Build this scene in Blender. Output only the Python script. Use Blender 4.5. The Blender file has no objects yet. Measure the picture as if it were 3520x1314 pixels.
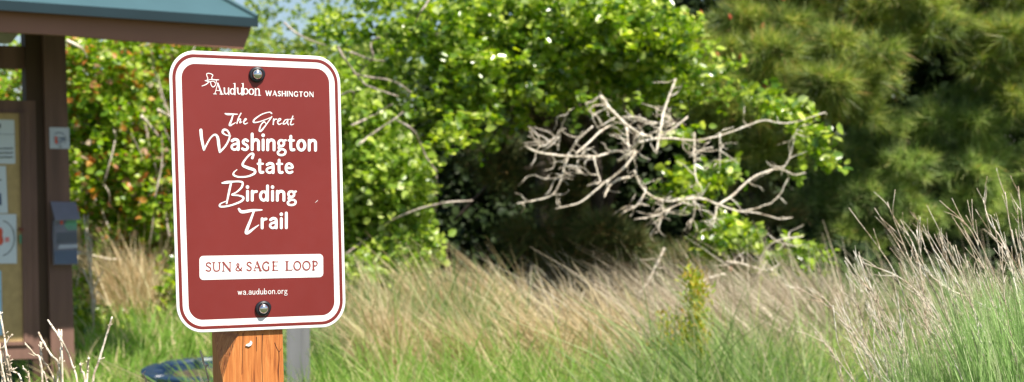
import bpy, math, random
import numpy as np
random.seed(7); rng = np.random.default_rng(11)
R = math.radians
S = bpy.context.scene
COL = S.collection

# ------------------------------------------------------------------ camera
F = 4280.0
CAMZ = 1.5
PITCH = R(1.2)
fw = np.array([0, math.cos(PITCH), -math.sin(PITCH)]); up = np.array([0, math.sin(PITCH), math.cos(PITCH)]); rt = np.array([1.0, 0, 0])
CAM = np.array([0, 0, CAMZ])
cd = bpy.data.cameras.new('camera'); cam = bpy.data.objects.new('camera', cd); COL.objects.link(cam)
cam.location = CAM; cam.rotation_euler = (R(90) - PITCH, 0, 0)
cd.sensor_width = 36; cd.lens = 36 * F / 3520; cd.clip_end = 2000; cd.clip_start = 0.05
cd.dof.use_dof = True; cd.dof.focus_distance = 2.14; cd.dof.aperture_fstop = 5.4
S.camera = cam

def ray(x, y): return rt * (x - 1760) / F + fw + up * (657 - y) / F
def P(x, y, D): return CAM + D * ray(x, y)
def camw(c): return CAM + rt * c[0] + up * c[1] + fw * c[2]
def ground(x, y):
    x = np.asarray(x, float); y = np.asarray(y, float)
    b = np.clip((y - 2.5) / 6.5, 0, 1); b = b * b * (3 - 2 * b)
    return 0.52 * b + 0.02 * np.clip(y - 9, 0, 60) + 0.02 * np.sin(x * 1.9 + 1) * np.cos(y * 1.3)

# ------------------------------------------------------------------ object helpers
def tag(o, label=None, cat=None, group=None, kind=None):
    if label: o['label'] = label
    if cat: o['category'] = cat
    if group: o['group'] = group
    if kind: o['kind'] = kind
    return o
def empty(name, loc, label, cat, group=None):
    o = bpy.data.objects.new(name, None); COL.objects.link(o); o.location = loc; o.empty_display_size = .1
    return tag(o, label, cat, group)
def wloc(o):
    v = np.zeros(3)
    while o is not None: v += np.array(o.location); o = o.parent
    return v
def mesh(name, V, Fs, mat, parent=None, smooth=False, loc=None):
    """V world coordinates; Fs list of faces or an (n,k) array"""
    V = np.asarray(V, float)
    org = wloc(parent) if parent is not None else (np.array(loc, float) if loc is not None else np.zeros(3))
    me = bpy.data.meshes.new(name)
    if isinstance(Fs, np.ndarray):
        n, k = Fs.shape
        me.vertices.add(len(V)); me.vertices.foreach_set('co', (V - org).astype(np.float32).ravel())
        me.loops.add(n * k); me.loops.foreach_set('vertex_index', Fs.astype(np.int32).ravel())
        me.polygons.add(n); me.polygons.foreach_set('loop_start', np.arange(0, n * k, k, dtype=np.int32))
        me.update(calc_edges=True)
    else:
        me.from_pydata([tuple(v) for v in (V - org)], [], [tuple(int(i) for i in f) for f in Fs]); me.update()
    mats = mat if isinstance(mat, (list, tuple)) else [mat]
    for m in mats: me.materials.append(m)
    if smooth: me.polygons.foreach_set('use_smooth', [True] * len(me.polygons))
    o = bpy.data.objects.new(name, me); COL.objects.link(o)
    if parent is not None: o.parent = parent
    elif loc is not None: o.location = loc
    return o

class MB:
    def __init__(s): s.V = []; s.F = []
    def add(s, V, Fs):
        b = len(s.V); s.V += [np.asarray(v, float) for v in V]; s.F += [tuple(i + b for i in f) for f in Fs]; return s
    def prism(s, quad, d):
        """quad: n points, extruded by vector d"""
        n = len(quad); q = [np.asarray(p, float) for p in quad]; V = q + [p + d for p in q]
        Fs = [tuple(range(n)), tuple(range(2 * n - 1, n - 1, -1))] + [(i, i + n, (i + 1) % n + n, (i + 1) % n) for i in range(n)]
        return s.add(V, Fs)
    def tube(s, pts, r0, r1=None, n=7, cap=True, seg=4, jit=0):
        V, Fs = tube_data(pts, r0, r1, n, seg, jit); return s.add(V, Fs)
    def build(s, name, mat, parent=None, smooth=False, loc=None):
        return mesh(name, s.V, s.F, mat, parent, smooth, loc)

def cr(pts, seg=6):
    p = np.asarray(pts, float)
    if len(p) == 2: t = np.linspace(0, 1, seg + 1)[:, None]; return p[0] * (1 - t) + p[1] * t
    q = np.vstack([2 * p[0] - p[1], p, 2 * p[-1] - p[-2]]); out = []
    for i in range(1, len(q) - 2):
        for k in range(seg):
            t = k / seg; a, b, c, d = q[i - 1:i + 3]
            out.append(.5 * (2 * b + (c - a) * t + (2 * a - 5 * b + 4 * c - d) * t * t + (3 * b - a - 3 * c + d) * t ** 3))
    out.append(q[-2]); return np.array(out)
def tube_data(pts, r0, r1=None, n=7, seg=4, jit=0):
    if r1 is None: r1 = r0
    c = cr(pts, seg); m = len(c)
    if jit:
        c = c + np.cumsum(rng.normal(0, jit * .4, c.shape), 0) * np.sin(np.linspace(0, math.pi, m))[:, None]
    T = np.gradient(c, axis=0); T /= np.linalg.norm(T, axis=1)[:, None] + 1e-9
    ref = np.array([.13, .9, .2]) if abs(T[0] @ np.array([0, 1, 0])) < .8 else np.array([.9, .1, .3])
    A = np.cross(T, ref); A /= np.linalg.norm(A, axis=1)[:, None] + 1e-9; B = np.cross(T, A)
    rr = np.linspace(r0, r1, m) * (1 + (rng.normal(0, .09, m) if jit else 0))
    V = []; 
    for i in range(m):
        for k in range(n):
            a = 2 * math.pi * k / n; V.append(c[i] + rr[i] * (math.cos(a) * A[i] + math.sin(a) * B[i]))
    Fs = [(i * n + k, i * n + (k + 1) % n, (i + 1) * n + (k + 1) % n, (i + 1) * n + k) for i in range(m - 1) for k in range(n)]
    Fs += [tuple(range(n - 1, -1, -1)), tuple(range((m - 1) * n, m * n))]
    return V, Fs

# ------------------------------------------------------------------ materials
def new_mat(name):
    m = bpy.data.materials.new(name); m.use_nodes = True; nt = m.node_tree
    return m, nt, nt.nodes['Principled BSDF']
def N(nt, t, **k):
    n = nt.nodes.new(t)
    for a, b in k.items(): setattr(n, a, b)
    return n
def ramp(nt, fac, stops, interp='LINEAR'):
    r = N(nt, 'ShaderNodeValToRGB'); r.color_ramp.interpolation = interp
    e = r.color_ramp.elements
    while len(e) < len(stops): e.new(.5)
    for el, (p, c) in zip(e, stops): el.position = p; el.color = (*c, 1)
    nt.links.new(fac, r.inputs[0]); return r.outputs[0]
def noise(nt, scale, detail=4, coord='Object', stretch=None, dist=0):
    tc = N(nt, 'ShaderNodeTexCoord'); v = tc.outputs[coord]
    if stretch:
        mp = N(nt, 'ShaderNodeMapping'); mp.inputs['Scale'].default_value = stretch
        nt.links.new(v, mp.inputs[0]); v = mp.outputs[0]
    n = N(nt, 'ShaderNodeTexNoise'); n.inputs['Scale'].default_value = scale; n.inputs['Detail'].default_value = detail
    n.inputs['Distortion'].default_value = dist
    nt.links.new(v, n.inputs['Vector']); return n.outputs[0]
def bump(nt, bs, h, s, d=.01):
    b = N(nt, 'ShaderNodeBump'); b.inputs['Strength'].default_value = s; b.inputs['Distance'].default_value = d
    nt.links.new(h, b.inputs['Height']); nt.links.new(b.outputs[0], bs.inputs['Normal'])
def flat(name, c, rough=.6, metal=0, spec=.5, var=.12, scale=12, bmp=0, stretch=None, coat=0):
    m, nt, b = new_mat(name)
    f = noise(nt, scale, 5, stretch=stretch)
    lo = tuple(x * (1 - var) for x in c); hi = tuple(min(1, x * (1 + var)) for x in c)
    nt.links.new(ramp(nt, f, [(.3, lo), (.7, hi)]), b.inputs['Base Color'])
    b.inputs['Roughness'].default_value = rough; b.inputs['Metallic'].default_value = metal
    b.inputs['Specular IOR Level'].default_value = spec; b.inputs['Coat Weight'].default_value = coat
    if bmp: bump(nt, b, f, bmp)
    return m
def leafmat(name, stops, trans=.35, rough=.4, spec=.4, patch=0):
    m, nt, b = new_mat(name)
    g = N(nt, 'ShaderNodeNewGeometry'); c = ramp(nt, g.outputs['Random Per Island'], stops)
    if patch:
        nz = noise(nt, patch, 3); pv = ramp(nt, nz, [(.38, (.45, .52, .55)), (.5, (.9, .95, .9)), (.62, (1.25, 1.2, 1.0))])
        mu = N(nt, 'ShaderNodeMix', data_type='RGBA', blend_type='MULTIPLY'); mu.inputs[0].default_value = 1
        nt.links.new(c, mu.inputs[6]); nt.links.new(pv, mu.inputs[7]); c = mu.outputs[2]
    nt.links.new(c, b.inputs['Base Color']); b.inputs['Roughness'].default_value = rough
    b.inputs['Specular IOR Level'].default_value = spec
    t = N(nt, 'ShaderNodeBsdfTranslucent'); hs = N(nt, 'ShaderNodeHueSaturation'); hs.inputs['Value'].default_value = 1.5
    hs.inputs['Saturation'].default_value = 1.1
    nt.links.new(c, hs.inputs['Color']); nt.links.new(hs.outputs[0], t.inputs['Color'])
    mx = N(nt, 'ShaderNodeMixShader'); mx.inputs[0].default_value = trans
    nt.links.new(b.outputs[0], mx.inputs[1]); nt.links.new(t.outputs[0], mx.inputs[2])
    nt.links.new(mx.outputs[0], nt.nodes['Material Output'].inputs['Surface'])
    return m

M = {}
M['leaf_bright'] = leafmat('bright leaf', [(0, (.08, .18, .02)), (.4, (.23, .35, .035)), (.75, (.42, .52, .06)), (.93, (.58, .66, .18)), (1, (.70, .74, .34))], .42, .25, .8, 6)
M['leaf_mid'] = leafmat('mid leaf', [(0, (.09, .18, .02)), (.5, (.27, .40, .045)), (.85, (.50, .60, .11)), (1, (.62, .68, .36))], .38, .35, .5)
M['leaf_red'] = leafmat('red tinged leaf', [(0, (.08, .18, .015)), (.4, (.24, .40, .03)), (.78, (.46, .56, .08)), (.83, (.60, .64, .32)), (.87, (.62, .34, .08)), (.95, (.52, .15, .05)), (1, (.62, .52, .42))], .45, .35, .5)
M['leaf_far'] = leafmat('far leaf', [(0, (.12, .20, .03)), (.5, (.22, .32, .05)), (1, (.38, .42, .12))], .45)
M['leaf_shade'] = leafmat('evergreen leaf in shade colour', [(0, (.010, .022, .006)), (1, (.03, .05, .012))], .1, .6, .2)  # near-black leaf colour carries the shade in the gaps and under the crown
M['needle'] = leafmat('pine needle', [(0, (.08, .13, .02)), (.6, (.25, .33, .06)), (.9, (.58, .62, .22)), (1, (.58, .34, .14))], .35, .45, .4, 5)
M['needle_blue'] = leafmat('bluish pine needle', [(0, (.09, .16, .035)), (.6, (.34, .46, .13)), (.95, (.60, .64, .28)), (1, (.5, .33, .14))], .35, .45, .4, 4)
M['needle_shade'] = leafmat('pine needle in shade colour', [(0, (.05, .08, .02)), (.7, (.13, .17, .05)), (1, (.34, .20, .09))], .15, .5, .3)  # darker copy of the needle colours, with the shade painted in
M['grass'] = leafmat('green grass blade', [(0, (.13, .25, .03)), (.55, (.25, .42, .08)), (.82, (.42, .50, .14)), (.88, (.66, .58, .34)), (1, (.60, .48, .28))], .45, .5, .3)
M['grass_dry'] = leafmat('dry grass blade', [(0, (.34, .24, .12)), (.5, (.56, .44, .25)), (.85, (.72, .62, .42)), (1, (.26, .34, .10))], .3, .6, .3)
M['grass_grey'] = leafmat('grey dry grass', [(0, (.26, .20, .13)), (.6, (.50, .42, .31)), (1, (.72, .65, .50))], .25, .6, .3)
M['grass_blue'] = leafmat('blue green grass', [(0, (.09, .17, .045)), (.6, (.22, .32, .10)), (.85, (.36, .43, .19)), (1, (.58, .50, .33))], .4, .5, .3)
M['goldenrod'] = leafmat('yellow green weed', [(0, (.20, .34, .03)), (.5, (.38, .42, .04)), (.85, (.52, .42, .05)), (1, (.48, .24, .04))], .4)
M['sage_green'] = leafmat('sage shoot', [(0, (.16, .30, .07)), (.6, (.30, .46, .15)), (1, (.52, .58, .32))], .25, .6, .3)
def barkmat(name, a, b_, c):
    m, nt, b = new_mat(name); f = noise(nt, 35, 6, stretch=(1, 1, 1), dist=.8); f2 = noise(nt, 9, 3)
    mx = N(nt, 'ShaderNodeMath', operation='ADD'); nt.links.new(f, mx.inputs[0]); nt.links.new(f2, mx.inputs[1])
    h = N(nt, 'ShaderNodeMath', operation='MULTIPLY'); nt.links.new(mx.outputs[0], h.inputs[0]); h.inputs[1].default_value = .5
    nt.links.new(ramp(nt, h.outputs[0], [(.36, a), (.5, b_), (.62, c)]), b.inputs['Base Color'])
    b.inputs['Roughness'].default_value = .8; bump(nt, b, f, .6, .01); return m
M['deadwood'] = barkmat('weathered dead wood', (.30, .23, .16), (.72, .63, .50), (.92, .85, .74))
M['bark'] = barkmat('shrub bark', (.10, .075, .06), (.34, .28, .23), (.56, .49, .42))
M['bark_dark'] = barkmat('dark pine bark', (.018, .012, .009), (.04, .028, .02), (.07, .048, .035))
M['stem_dry'] = barkmat('bleached dry stem', (.30, .20, .12), (.62, .52, .40), (.85, .80, .70))
M['cone'] = flat('rusty pine bud', (.42, .09, .03), .7, var=.3, scale=40)

# painted / metal / wood
def redmat():
    m, nt, b = new_mat('maroon sign paint')
    f = noise(nt, 5, 4); f2 = noise(nt, 60, 6)
    c1 = ramp(nt, f, [(.3, (.175, .024, .022)), (.7, (.205, .030, .028))])
    nt.links.new(c1, b.inputs['Base Color'])
    r = ramp(nt, f2, [(.3, (.30,) * 3), (.7, (.42,) * 3)]); nt.links.new(r, b.inputs['Roughness'])
    b.inputs['Specular IOR Level'].default_value = .35
    return m
M['sign_red'] = redmat()
M['sign_white'] = flat('white reflective sheeting', (.84, .84, .83), .4, var=.02, scale=8)
M['letter'] = flat('white lettering', (.86, .85, .84), .45, var=.02, scale=30)
M['letter_red'] = flat('maroon lettering', (.27, .05, .045), .45, var=.05, scale=30)
M['alu'] = flat('aluminium edge', (.62, .62, .62), .35, metal=.9, var=.05)
M['chrome'] = flat('zinc plated bolt', (.75, .75, .74), .12, metal=1, var=.05)
M['rubber'] = flat('black rubber washer', (.012, .013, .018), .38, var=.2)
def woodmat():
    m, nt, b = new_mat('stained cedar post')
    tc = N(nt, 'ShaderNodeTexCoord')
    mp = N(nt, 'ShaderNodeMapping'); mp.inputs['Scale'].default_value = (1, 1, .045); nt.links.new(tc.outputs['Object'], mp.inputs[0])
    n1 = N(nt, 'ShaderNodeTexNoise'); n1.inputs['Scale'].default_value = 210; n1.inputs['Detail'].default_value = 6; n1.inputs['Distortion'].default_value = 1.2; nt.links.new(mp.outputs[0], n1.inputs[0])
    mp2 = N(nt, 'ShaderNodeMapping'); mp2.inputs['Scale'].default_value = (1, 1, .09); nt.links.new(tc.outputs['Object'], mp2.inputs[0])
    n2 = N(nt, 'ShaderNodeTexNoise'); n2.inputs['Scale'].default_value = 60; n2.inputs['Detail'].default_value = 4; n2.inputs['Distortion'].default_value = 2.2; nt.links.new(mp2.outputs[0], n2.inputs[0])
    ad = N(nt, 'ShaderNodeMath', operation='MULTIPLY_ADD'); nt.links.new(n1.outputs[0], ad.inputs[0]); ad.inputs[1].default_value = .6
    ml = N(nt, 'ShaderNodeMath', operation='MULTIPLY'); nt.links.new(n2.outputs[0], ml.inputs[0]); ml.inputs[1].default_value = .4; nt.links.new(ml.outputs[0], ad.inputs[2])
    c = ramp(nt, ad.outputs[0], [(.36, (.22, .058, .014)), (.41, (.44, .135, .030)), (.56, (.56, .20, .05)), (.68, (.64, .29, .10))])
    nt.links.new(c, b.inputs['Base Color']); b.inputs['Roughness'].default_value = .62
    bump(nt, b, ad.outputs[0], .9, .004); return m
M['cedar'] = woodmat()
M['kiosk_brown'] = flat('brown stained kiosk timber', (.15, .080, .060), .7, var=.32, scale=14, bmp=.15, stretch=(1, 1, .12))
M['kiosk_shade'] = flat('kiosk brown in shade', (.055,.028,.014), .75, var=.15, scale=14, stretch=(1, 1, .12))  # timber brown darkened so the shade is in the colour
M['fascia'] = flat('brown painted fascia', (.25, .115, .07), .6, var=.08, scale=6, stretch=(.3, .3, 1))
M['soffit'] = flat('pale soffit board', (.45, .42, .36), .7)
M['teal_roof'] = flat('teal metal roofing', (.05, .105, .12), .32, var=.08, scale=4, spec=.7)
M['teal_edge'] = flat('dark teal metal edge', (.007, .022, .029), .35, var=.1, scale=5)
M['cork'] = flat('tan notice panel', (.44, .31, .14), .85, var=.12, scale=25)
M['paper'] = flat('white paper', (.62, .68, .74), .7, var=.03)
M['paper_blue'] = flat('pale blue paper', (.35, .58, .80), .7, var=.05)
M['ink'] = flat('dark ink', (.06, .07, .09), .7)
M['ink_blue'] = flat('blue ink', (.05, .09, .17), .6)
M['ink_red'] = flat('red ink', (.62, .08, .04), .6)
M['ink_pink'] = flat('pink ink', (.75, .25, .25), .6)
M['ink_green'] = flat('green ink', (.10, .30, .18), .6)
M['brass'] = flat('rusty latch', (.16, .05, .03), .5, metal=.4)
M['plaque'] = flat('pale grey plaque', (.48, .52, .60), .4, var=.04)
M['planter_sky'] = flat('black planter plastic with sky tint', (.010, .030, .075), .42, var=.2, scale=5)  # black plastic with the blue sky reflection mixed into its base colour
M['soil'] = flat('planter soil', (.06, .045, .03), .95, var=.4, scale=30)
M['greywood'] = flat('weathered grey post', (.17, .17, .18), .85, var=.25, scale=20, bmp=.3, stretch=(1, 1, .1))
def acrylic():
    m, nt, b = new_mat('clear scuffed acrylic')
    b.inputs['Base Color'].default_value = (.35, .37, .50, 1); b.inputs['Roughness'].default_value = .22
    b.inputs['Alpha'].default_value = .08; return m
M['acrylic'] = acrylic()
def groundmat():
    m, nt, b = new_mat('grassy earth'); f = noise(nt, 3.5, 8, 'Generated'); tc = N(nt, 'ShaderNodeTexCoord')
    n = N(nt, 'ShaderNodeTexNoise'); n.inputs['Scale'].default_value = 2.5; n.inputs['Detail'].default_value = 8; nt.links.new(tc.outputs['Object'], n.inputs[0])
    nt.links.new(ramp(nt, n.outputs[0], [(.35, (.035, .045, .015)), (.5, (.07, .075, .03)), (.65, (.06, .09, .022))]), b.inputs['Base Color'])
    b.inputs['Roughness'].default_value = .95; return m
M['ground'] = groundmat()

# ------------------------------------------------------------------ world and sun
SUN_EL, SUN_AZ = R(56), R(42)            # azimuth to the right of straight behind the camera
w = bpy.data.worlds.new('World'); S.world = w; w.use_nodes = True; nt = w.node_tree
bg = nt.nodes['Background']; sk = nt.nodes.new('ShaderNodeTexSky'); sk.sky_type = 'NISHITA'; sk.sun_disc = False
sdir = np.array([math.sin(SUN_AZ) * math.cos(SUN_EL), -math.cos(SUN_AZ) * math.cos(SUN_EL), math.sin(SUN_EL)])
sk.sun_elevation = SUN_EL; sk.sun_rotation = math.atan2(sdir[0], sdir[1])
nt.links.new(sk.outputs[0], bg.inputs[0]); bg.inputs[1].default_value = .070
ld = bpy.data.lights.new('sun', 'SUN'); ld.energy = 5; ld.angle = R(.53); ld.color = (1, .94, .84)
lo = bpy.data.objects.new('sun', ld); COL.objects.link(lo)
import mathutils
lo.rotation_euler = mathutils.Vector(tuple(sdir)).to_track_quat('Z', 'Y').to_euler(); lo.location = (4, -6, 12)
S.view_settings.view_transform = 'Standard'; S.view_settings.look = 'None'; S.view_settings.gamma = 1; S.view_settings.exposure = .9

# ------------------------------------------------------------------ ground
nx, ny = 90, 110
gx = np.sinh(np.linspace(-4.2, 4.2, nx)) * 9; gy = np.concatenate([np.linspace(-30, -2, 10), np.linspace(-1, 16, 70), 16 + np.geomspace(1, 500, 30)])
X, Y = np.meshgrid(gx, gy); Zg = ground(X, np.minimum(Y, 40)); V = np.stack([X, Y, Zg], -1).reshape(-1, 3)
i = np.arange(nx * len(gy)).reshape(len(gy), nx)
Fg = np.stack([i[:-1, :-1], i[:-1, 1:], i[1:, 1:], i[1:, :-1]], -1).reshape(-1, 4)
tag(mesh('ground', V, Fg, M['ground'], smooth=True), 'uneven grassy bank rising toward the shrubs', kind='structure')

# ------------------------------------------------------------------ SIGN
W0, H0 = .3048, .4572
img = np.array([[578.8, 171], [1167.9, 196.5], [1189.6, 1123], [609.6, 1147.4]]); ob = np.array([[0, H0], [W0, H0], [W0, 0], [0, 0]])
A = []
for (X_, Y_), (u, v) in zip(ob, img):
    u -= 1760; v = 657 - v
    A.append([X_, Y_, 1, 0, 0, 0, -u * X_, -u * Y_, -u]); A.append([0, 0, 0, X_, Y_, 1, -v * X_, -v * Y_, -v])
Hm = np.linalg.svd(np.array(A))[2][-1].reshape(3, 3)
if Hm[2, 2] < 0: Hm = -Hm
Hi = np.linalg.inv(Hm)
B_ = np.diag([1 / F, 1 / F, 1]) @ Hm; B_ /= (np.linalg.norm(B_[:, 0]) * np.linalg.norm(B_[:, 1])) ** .5
c2w = np.stack([rt, up, fw], 1)
s1, s2, s0 = c2w @ B_[:, 0], c2w @ B_[:, 1], CAM + c2w @ B_[:, 2]
sn = np.cross(s1, s2); sn /= np.linalg.norm(sn)
if sn[1] > 0: sn = -sn                       # toward the camera
def SP(X_, Y_, d=0): return s0 + s1 * X_ + s2 * Y_ + sn * d
def px2s(x, y):
    v = Hi @ np.array([x - 1760, 657 - y, 1.0]); return v[0] / v[2], v[1] / v[2]
def rrect(ins, rad, n=14, w=W0, h=H0, x0=0, y0=0):
    r = max(rad - ins, .004); pts = []
    for cx, cy, a0 in ((w - ins - r, h - ins - r, 0), (ins + r, h - ins - r, 90), (ins + r, ins + r, 180), (w - ins - r, ins + r, 270)):
        for k in range(n + 1):
            a = R(a0 + 90 * k / n); pts.append((x0 + cx + r * math.cos(a), y0 + cy + r * math.sin(a)))
    return pts
sign = empty('trail_sign', SP(W0 / 2, 0), 'maroon trail sign with white border and white lettering bolted to a cedar post', 'sign')
loops = [rrect(i_, .045) for i_ in (0, .0008, .0050, .0056, .0104, .0108, .0208)]
hts = [-.0006, 0, 0, .0003, .0003, 0, 0]
V = []; Fs = []; mi = []
for l, h in zip(loops, hts): V += [SP(x, y, h) for x, y in l]
n = len(loops[0])
for k in range(len(loops) - 1):
    for j in range(n):
        Fs.append((k * n + j, k * n + (j + 1) % n, (k + 1) * n + (j + 1) % n, (k + 1) * n + j)); mi.append([0, 0, 1, 1, 1, 0][k])
Fs.append(tuple(range(6 * n, 7 * n))); mi.append(1)
bk = len(V); V += [SP(x, y, -.0025) for x, y in loops[0]]
for j in range(n): Fs.append((j, bk + j, bk + (j + 1) % n, (j + 1) % n)); mi.append(2)
Fs.append(tuple(range(bk + n - 1, bk - 1, -1))); mi.append(2)
plate = mesh('plate', V, Fs, [M['sign_white'], M['sign_red'], M['alu']], sign)
for p, m_ in zip(plate.data.polygons, mi): p.material_index = m_

# --- lettering as pen strokes on the plate
class Pen:
    def __init__(s, lift=.00025): s.V = []; s.F = []; s.k = 0; s.lift = lift
    def stroke(s, pts, seg=6, conv=None):
        """pts (x,y,w) in photograph pixels"""
        c = cr(pts, seg); xy = c[:, :2]; w_ = np.maximum(c[:, 2], .6)
        T = np.gradient(xy, axis=0); T /= np.linalg.norm(T, axis=1)[:, None] + 1e-9; Nn = np.stack([-T[:, 1], T[:, 0]], 1)
        L = xy + Nn * w_[:, None] / 2; Rr = xy - Nn * w_[:, None] / 2
        h = s.lift + (s.k % 9) * .00006; s.k += 1; b = len(s.V)
        for p, q in zip(L, Rr):
            s.V.append(SP(*px2s(*p), h)); s.V.append(SP(*px2s(*q), h))
        for i_ in range(len(L) - 1): s.F.append((b + 2 * i_, b + 2 * i_ + 1, b + 2 * i_ + 3, b + 2 * i_ + 2))
        for e, d in ((0, -1), (-1, 1)):      # round ends
            cpt = xy[e]; r = w_[e] / 2; a0 = math.atan2(T[e][1] * d, T[e][0] * d); b2 = len(s.V)
            s.V.append(SP(*px2s(*cpt), h))
            for k in range(9):
                a = a0 + math.pi * (k / 8 - .5); s.V.append(SP(*px2s(cpt[0] + r * math.cos(a), cpt[1] + r * math.sin(a)), h))
            for k in range(8): s.F.append((b2, b2 + 1 + k, b2 + 2 + k))
    def build(s, name, mat, parent): return mesh(name, s.V, s.F, mat, parent)
def ell(cx, cy, rx, ry, n=14, a0=90, sweep=360): return [(cx + rx * math.cos(R(a0 + sweep * k / n)), cy + ry * math.sin(R(a0 + sweep * k / n))) for k in range(n + 1)]
# glyph: (advance, [(points, weight, smooth)])
G = {
 'a': (.70, [([(.10, .84), (.32, .97), (.56, .9), (.62, .66), (.62, .04)], 1, 1), ([(.60, .58), (.34, .54), (.10, .40), (.08, .17), (.26, .03), (.46, .08), (.60, .26)], .8, 1)]),
 's': (.54, [([(.47, .84), (.28, .96), (.09, .82), (.12, .62), (.36, .46), (.48, .25), (.36, .05), (.18, .03), (.02, .12)], .9, 1)]),
 'h': (.66, [([(.06, 1.48), (.06, .04)], 1, 0), ([(.07, .66), (.22, .9), (.42, .95), (.58, .82), (.60, .55), (.60, .04)], 1, 1)]),
 'n': (.66, [([(.06, .94), (.06, .04)], 1, 0), ([(.07, .66), (.22, .9), (.42, .95), (.58, .82), (.60, .55), (.60, .04)], 1, 1)]),
 'u': (.66, [([(.06, .95), (.06, .42), (.12, .1), (.32, .03), (.5, .14), (.58, .34)], 1, 1), ([(.60, .95), (.60, .04)], 1, 0)]),
 'i': (.16, [([(.08, .94), (.08, .04)], 1, 0), ([(.08, 1.36), (.08, 1.38)], 1.2, 0)]),
 'l': (.16, [([(.08, 1.48), (.08, .04)], 1, 0)]),
 'r': (.42, [([(.06, .94), (.06, .04)], 1, 0), ([(.07, .6), (.18, .86), (.42, .92)], .9, 1)]),
 't': (.46, [([(.18, 1.30), (.18, .28), (.26, .06), (.45, .07)], 1, 1), ([(.0, .92), (.44, .92)], .75, 0)]),
 'e': (.66, [([(.08, .52), (.60, .54), (.55, .82), (.33, .96), (.12, .82), (.05, .48), (.16, .14), (.38, .03), (.60, .13)], .88, 1)]),
 'o': (.72, [(ell(.36, .49, .30, .45), 1, 1)]),
 'd': (.72, [(ell(.32, .48, .26, .44), .95, 1), ([(.64, 1.48), (.64, .04)], 1, 0)]),
 'b': (.72, [(ell(.38, .48, .26, .44), .95, 1), ([(.07, 1.48), (.07, .04)], 1, 0)]),
 'g': (.68, [(ell(.30, .66, .23, .28), .85, 1), ([(.48, .88), (.68, .93)], .7, 0), ([(.18, .40), (.08, .26), (.16, .12), (.50, .08), (.66, -.10), (.58, -.34), (.32, -.44), (.06, -.36), (.02, -.16), (.20, .04)], .75, 1)]),
 'w': (.95, [([(.02, .95), (.25, .04), (.48, .92), (.70, .04), (.93, .95)], 1, 0)]),
 '.': (.16, [([(.08, .05), (.08, .07)], 1.2, 0)]),
 'W': (1.25, [([(.02, 1), (.32, .02), (.62, .98), (.92, .02), (1.22, 1)], 1, 0)]),
 'A': (.9, [([(.02, 0), (.45, 1)], .55, 0), ([(.45, 1), (.88, 0)], 1.15, 0), ([(.2, .34), (.7, .34)], .6, 0)]),
 'S': (.6, [([(.54, .85), (.36, .98), (.12, .90), (.08, .68), (.30, .52), (.52, .34), (.50, .10), (.28, .01), (.04, .12)], .9, 1)]),
 'H': (.8, [([(.05, 1), (.05, 0)], 1, 0), ([(.75, 1), (.75, 0)], 1, 0), ([(.05, .5), (.75, .5)], .7, 0)]),
 'I': (.15, [([(.07, 1), (.07, 0)], 1, 0)]),
 'N': (.85, [([(.05, 0), (.05, 1)], .6, 0), ([(.05, 1), (.8, 0)], 1.1, 0), ([(.8, 0), (.8, 1)], .6, 0)]),
 'G': (.9, [([(.80, .84), (.50, 1), (.16, .84), (.04, .48), (.18, .14), (.5, 0), (.80, .10)], .9, 1), ([(.80, .08), (.80, .44)], 1, 0)]),
 'T': (.75, [([(.37, 1), (.37, 0)], 1, 0), ([(.0, .97), (.75, .97)], .65, 0)]),
 'O': (.95, [(ell(.47, .5, .42, .5), .9, 1)]),
 'U': (.85, [([(.10, 1), (.10, .32), (.2, .06), (.42, 0), (.65, .08), (.74, .32), (.74, 1)], .85, 1)]),
 'E': (.6, [([(.1, 1), (.1, 0)], 1.1, 0), ([(.1, .98), (.58, .98)], .5, 0), ([(.1, .52), (.46, .52)], .5, 0), ([(.1, .02), (.6, .02)], .5, 0)]),
 'L': (.6, [([(.12, 1), (.12, 0)], 1.1, 0), ([(.12, .02), (.62, .02), (.66, .16)], .5, 0)]),
 'P': (.6, [([(.12, 1), (.12, 0)], 1.1, 0), ([(.12, .97), (.42, .98), (.58, .74), (.42, .48), (.14, .48)], .75, 1)]),
 '&': (.85, [([(.85, .42), (.66, .12), (.38, .0), (.10, .08), (.04, .26), (.2, .44), (.42, .62), (.42, .86), (.28, .96), (.16, .84), (.24, .6), (.5, .28), (.82, 0)], .8, 1)]),
}
SER = {'A': [(0, 0, .3), (.7, 0, .36)], 'U': [(-.05, 1, .3), (.6, 1, .28)], 'N': [(-.08, 0, .26), (-.08, 1, .2), (.66, 1, .26)], 'E': [(-.02, 0, .2), (-.02, 1, .2)], 'L': [(-.03, 0, .25), (-.03, 1, .3)], 'P': [(-.03, 0, .3), (-.03, 1, .2)]}
def glyph(pen, ch, conv, wt, serif=False):
    for pts, k, sm in G[ch][1]:
        q = [(*conv(*p), wt * k) for p in pts]
        if sm: pen.stroke(q, 4)
        else:
            for a, b in zip(q[:-1], q[1:]): pen.stroke([a, b], 2)
    if serif:
        for x, y, l in SER.get(ch, []): pen.stroke([(*conv(x, y), wt * .45), (*conv(x + l, y), wt * .45)], 1)
def word(pen, text, x0, y0, x1, y1, xh, wt, gap=.24):
    tot = sum(G[c][0] for c in text) + gap * (len(text) - 1); L = math.hypot(x1 - x0, y1 - y0); kx = (L) / tot
    ux, uy = (x1 - x0) / L, (y1 - y0) / L; t = 0
    for c in text:
        glyph(pen, c, lambda gx_, gy_, t=t: (x0 + ux * (t + gx_) * kx, y0 + uy * (t + gx_) * kx - gy_ * xh), wt); t += G[c][0] + gap
rA = lambda p: [(640 + x / 3.7, 220 + y / 3.7, w_ / 3.7) for x, y, w_ in p]
rB = lambda p: [(640 + x / 2.466, 430 + y / 2.466, w_ / 2.466) for x, y, w_ in p]
rC = lambda x, y: (660 + x / 3.5625, 850 + y / 3.5625)
pen = Pen()
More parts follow.
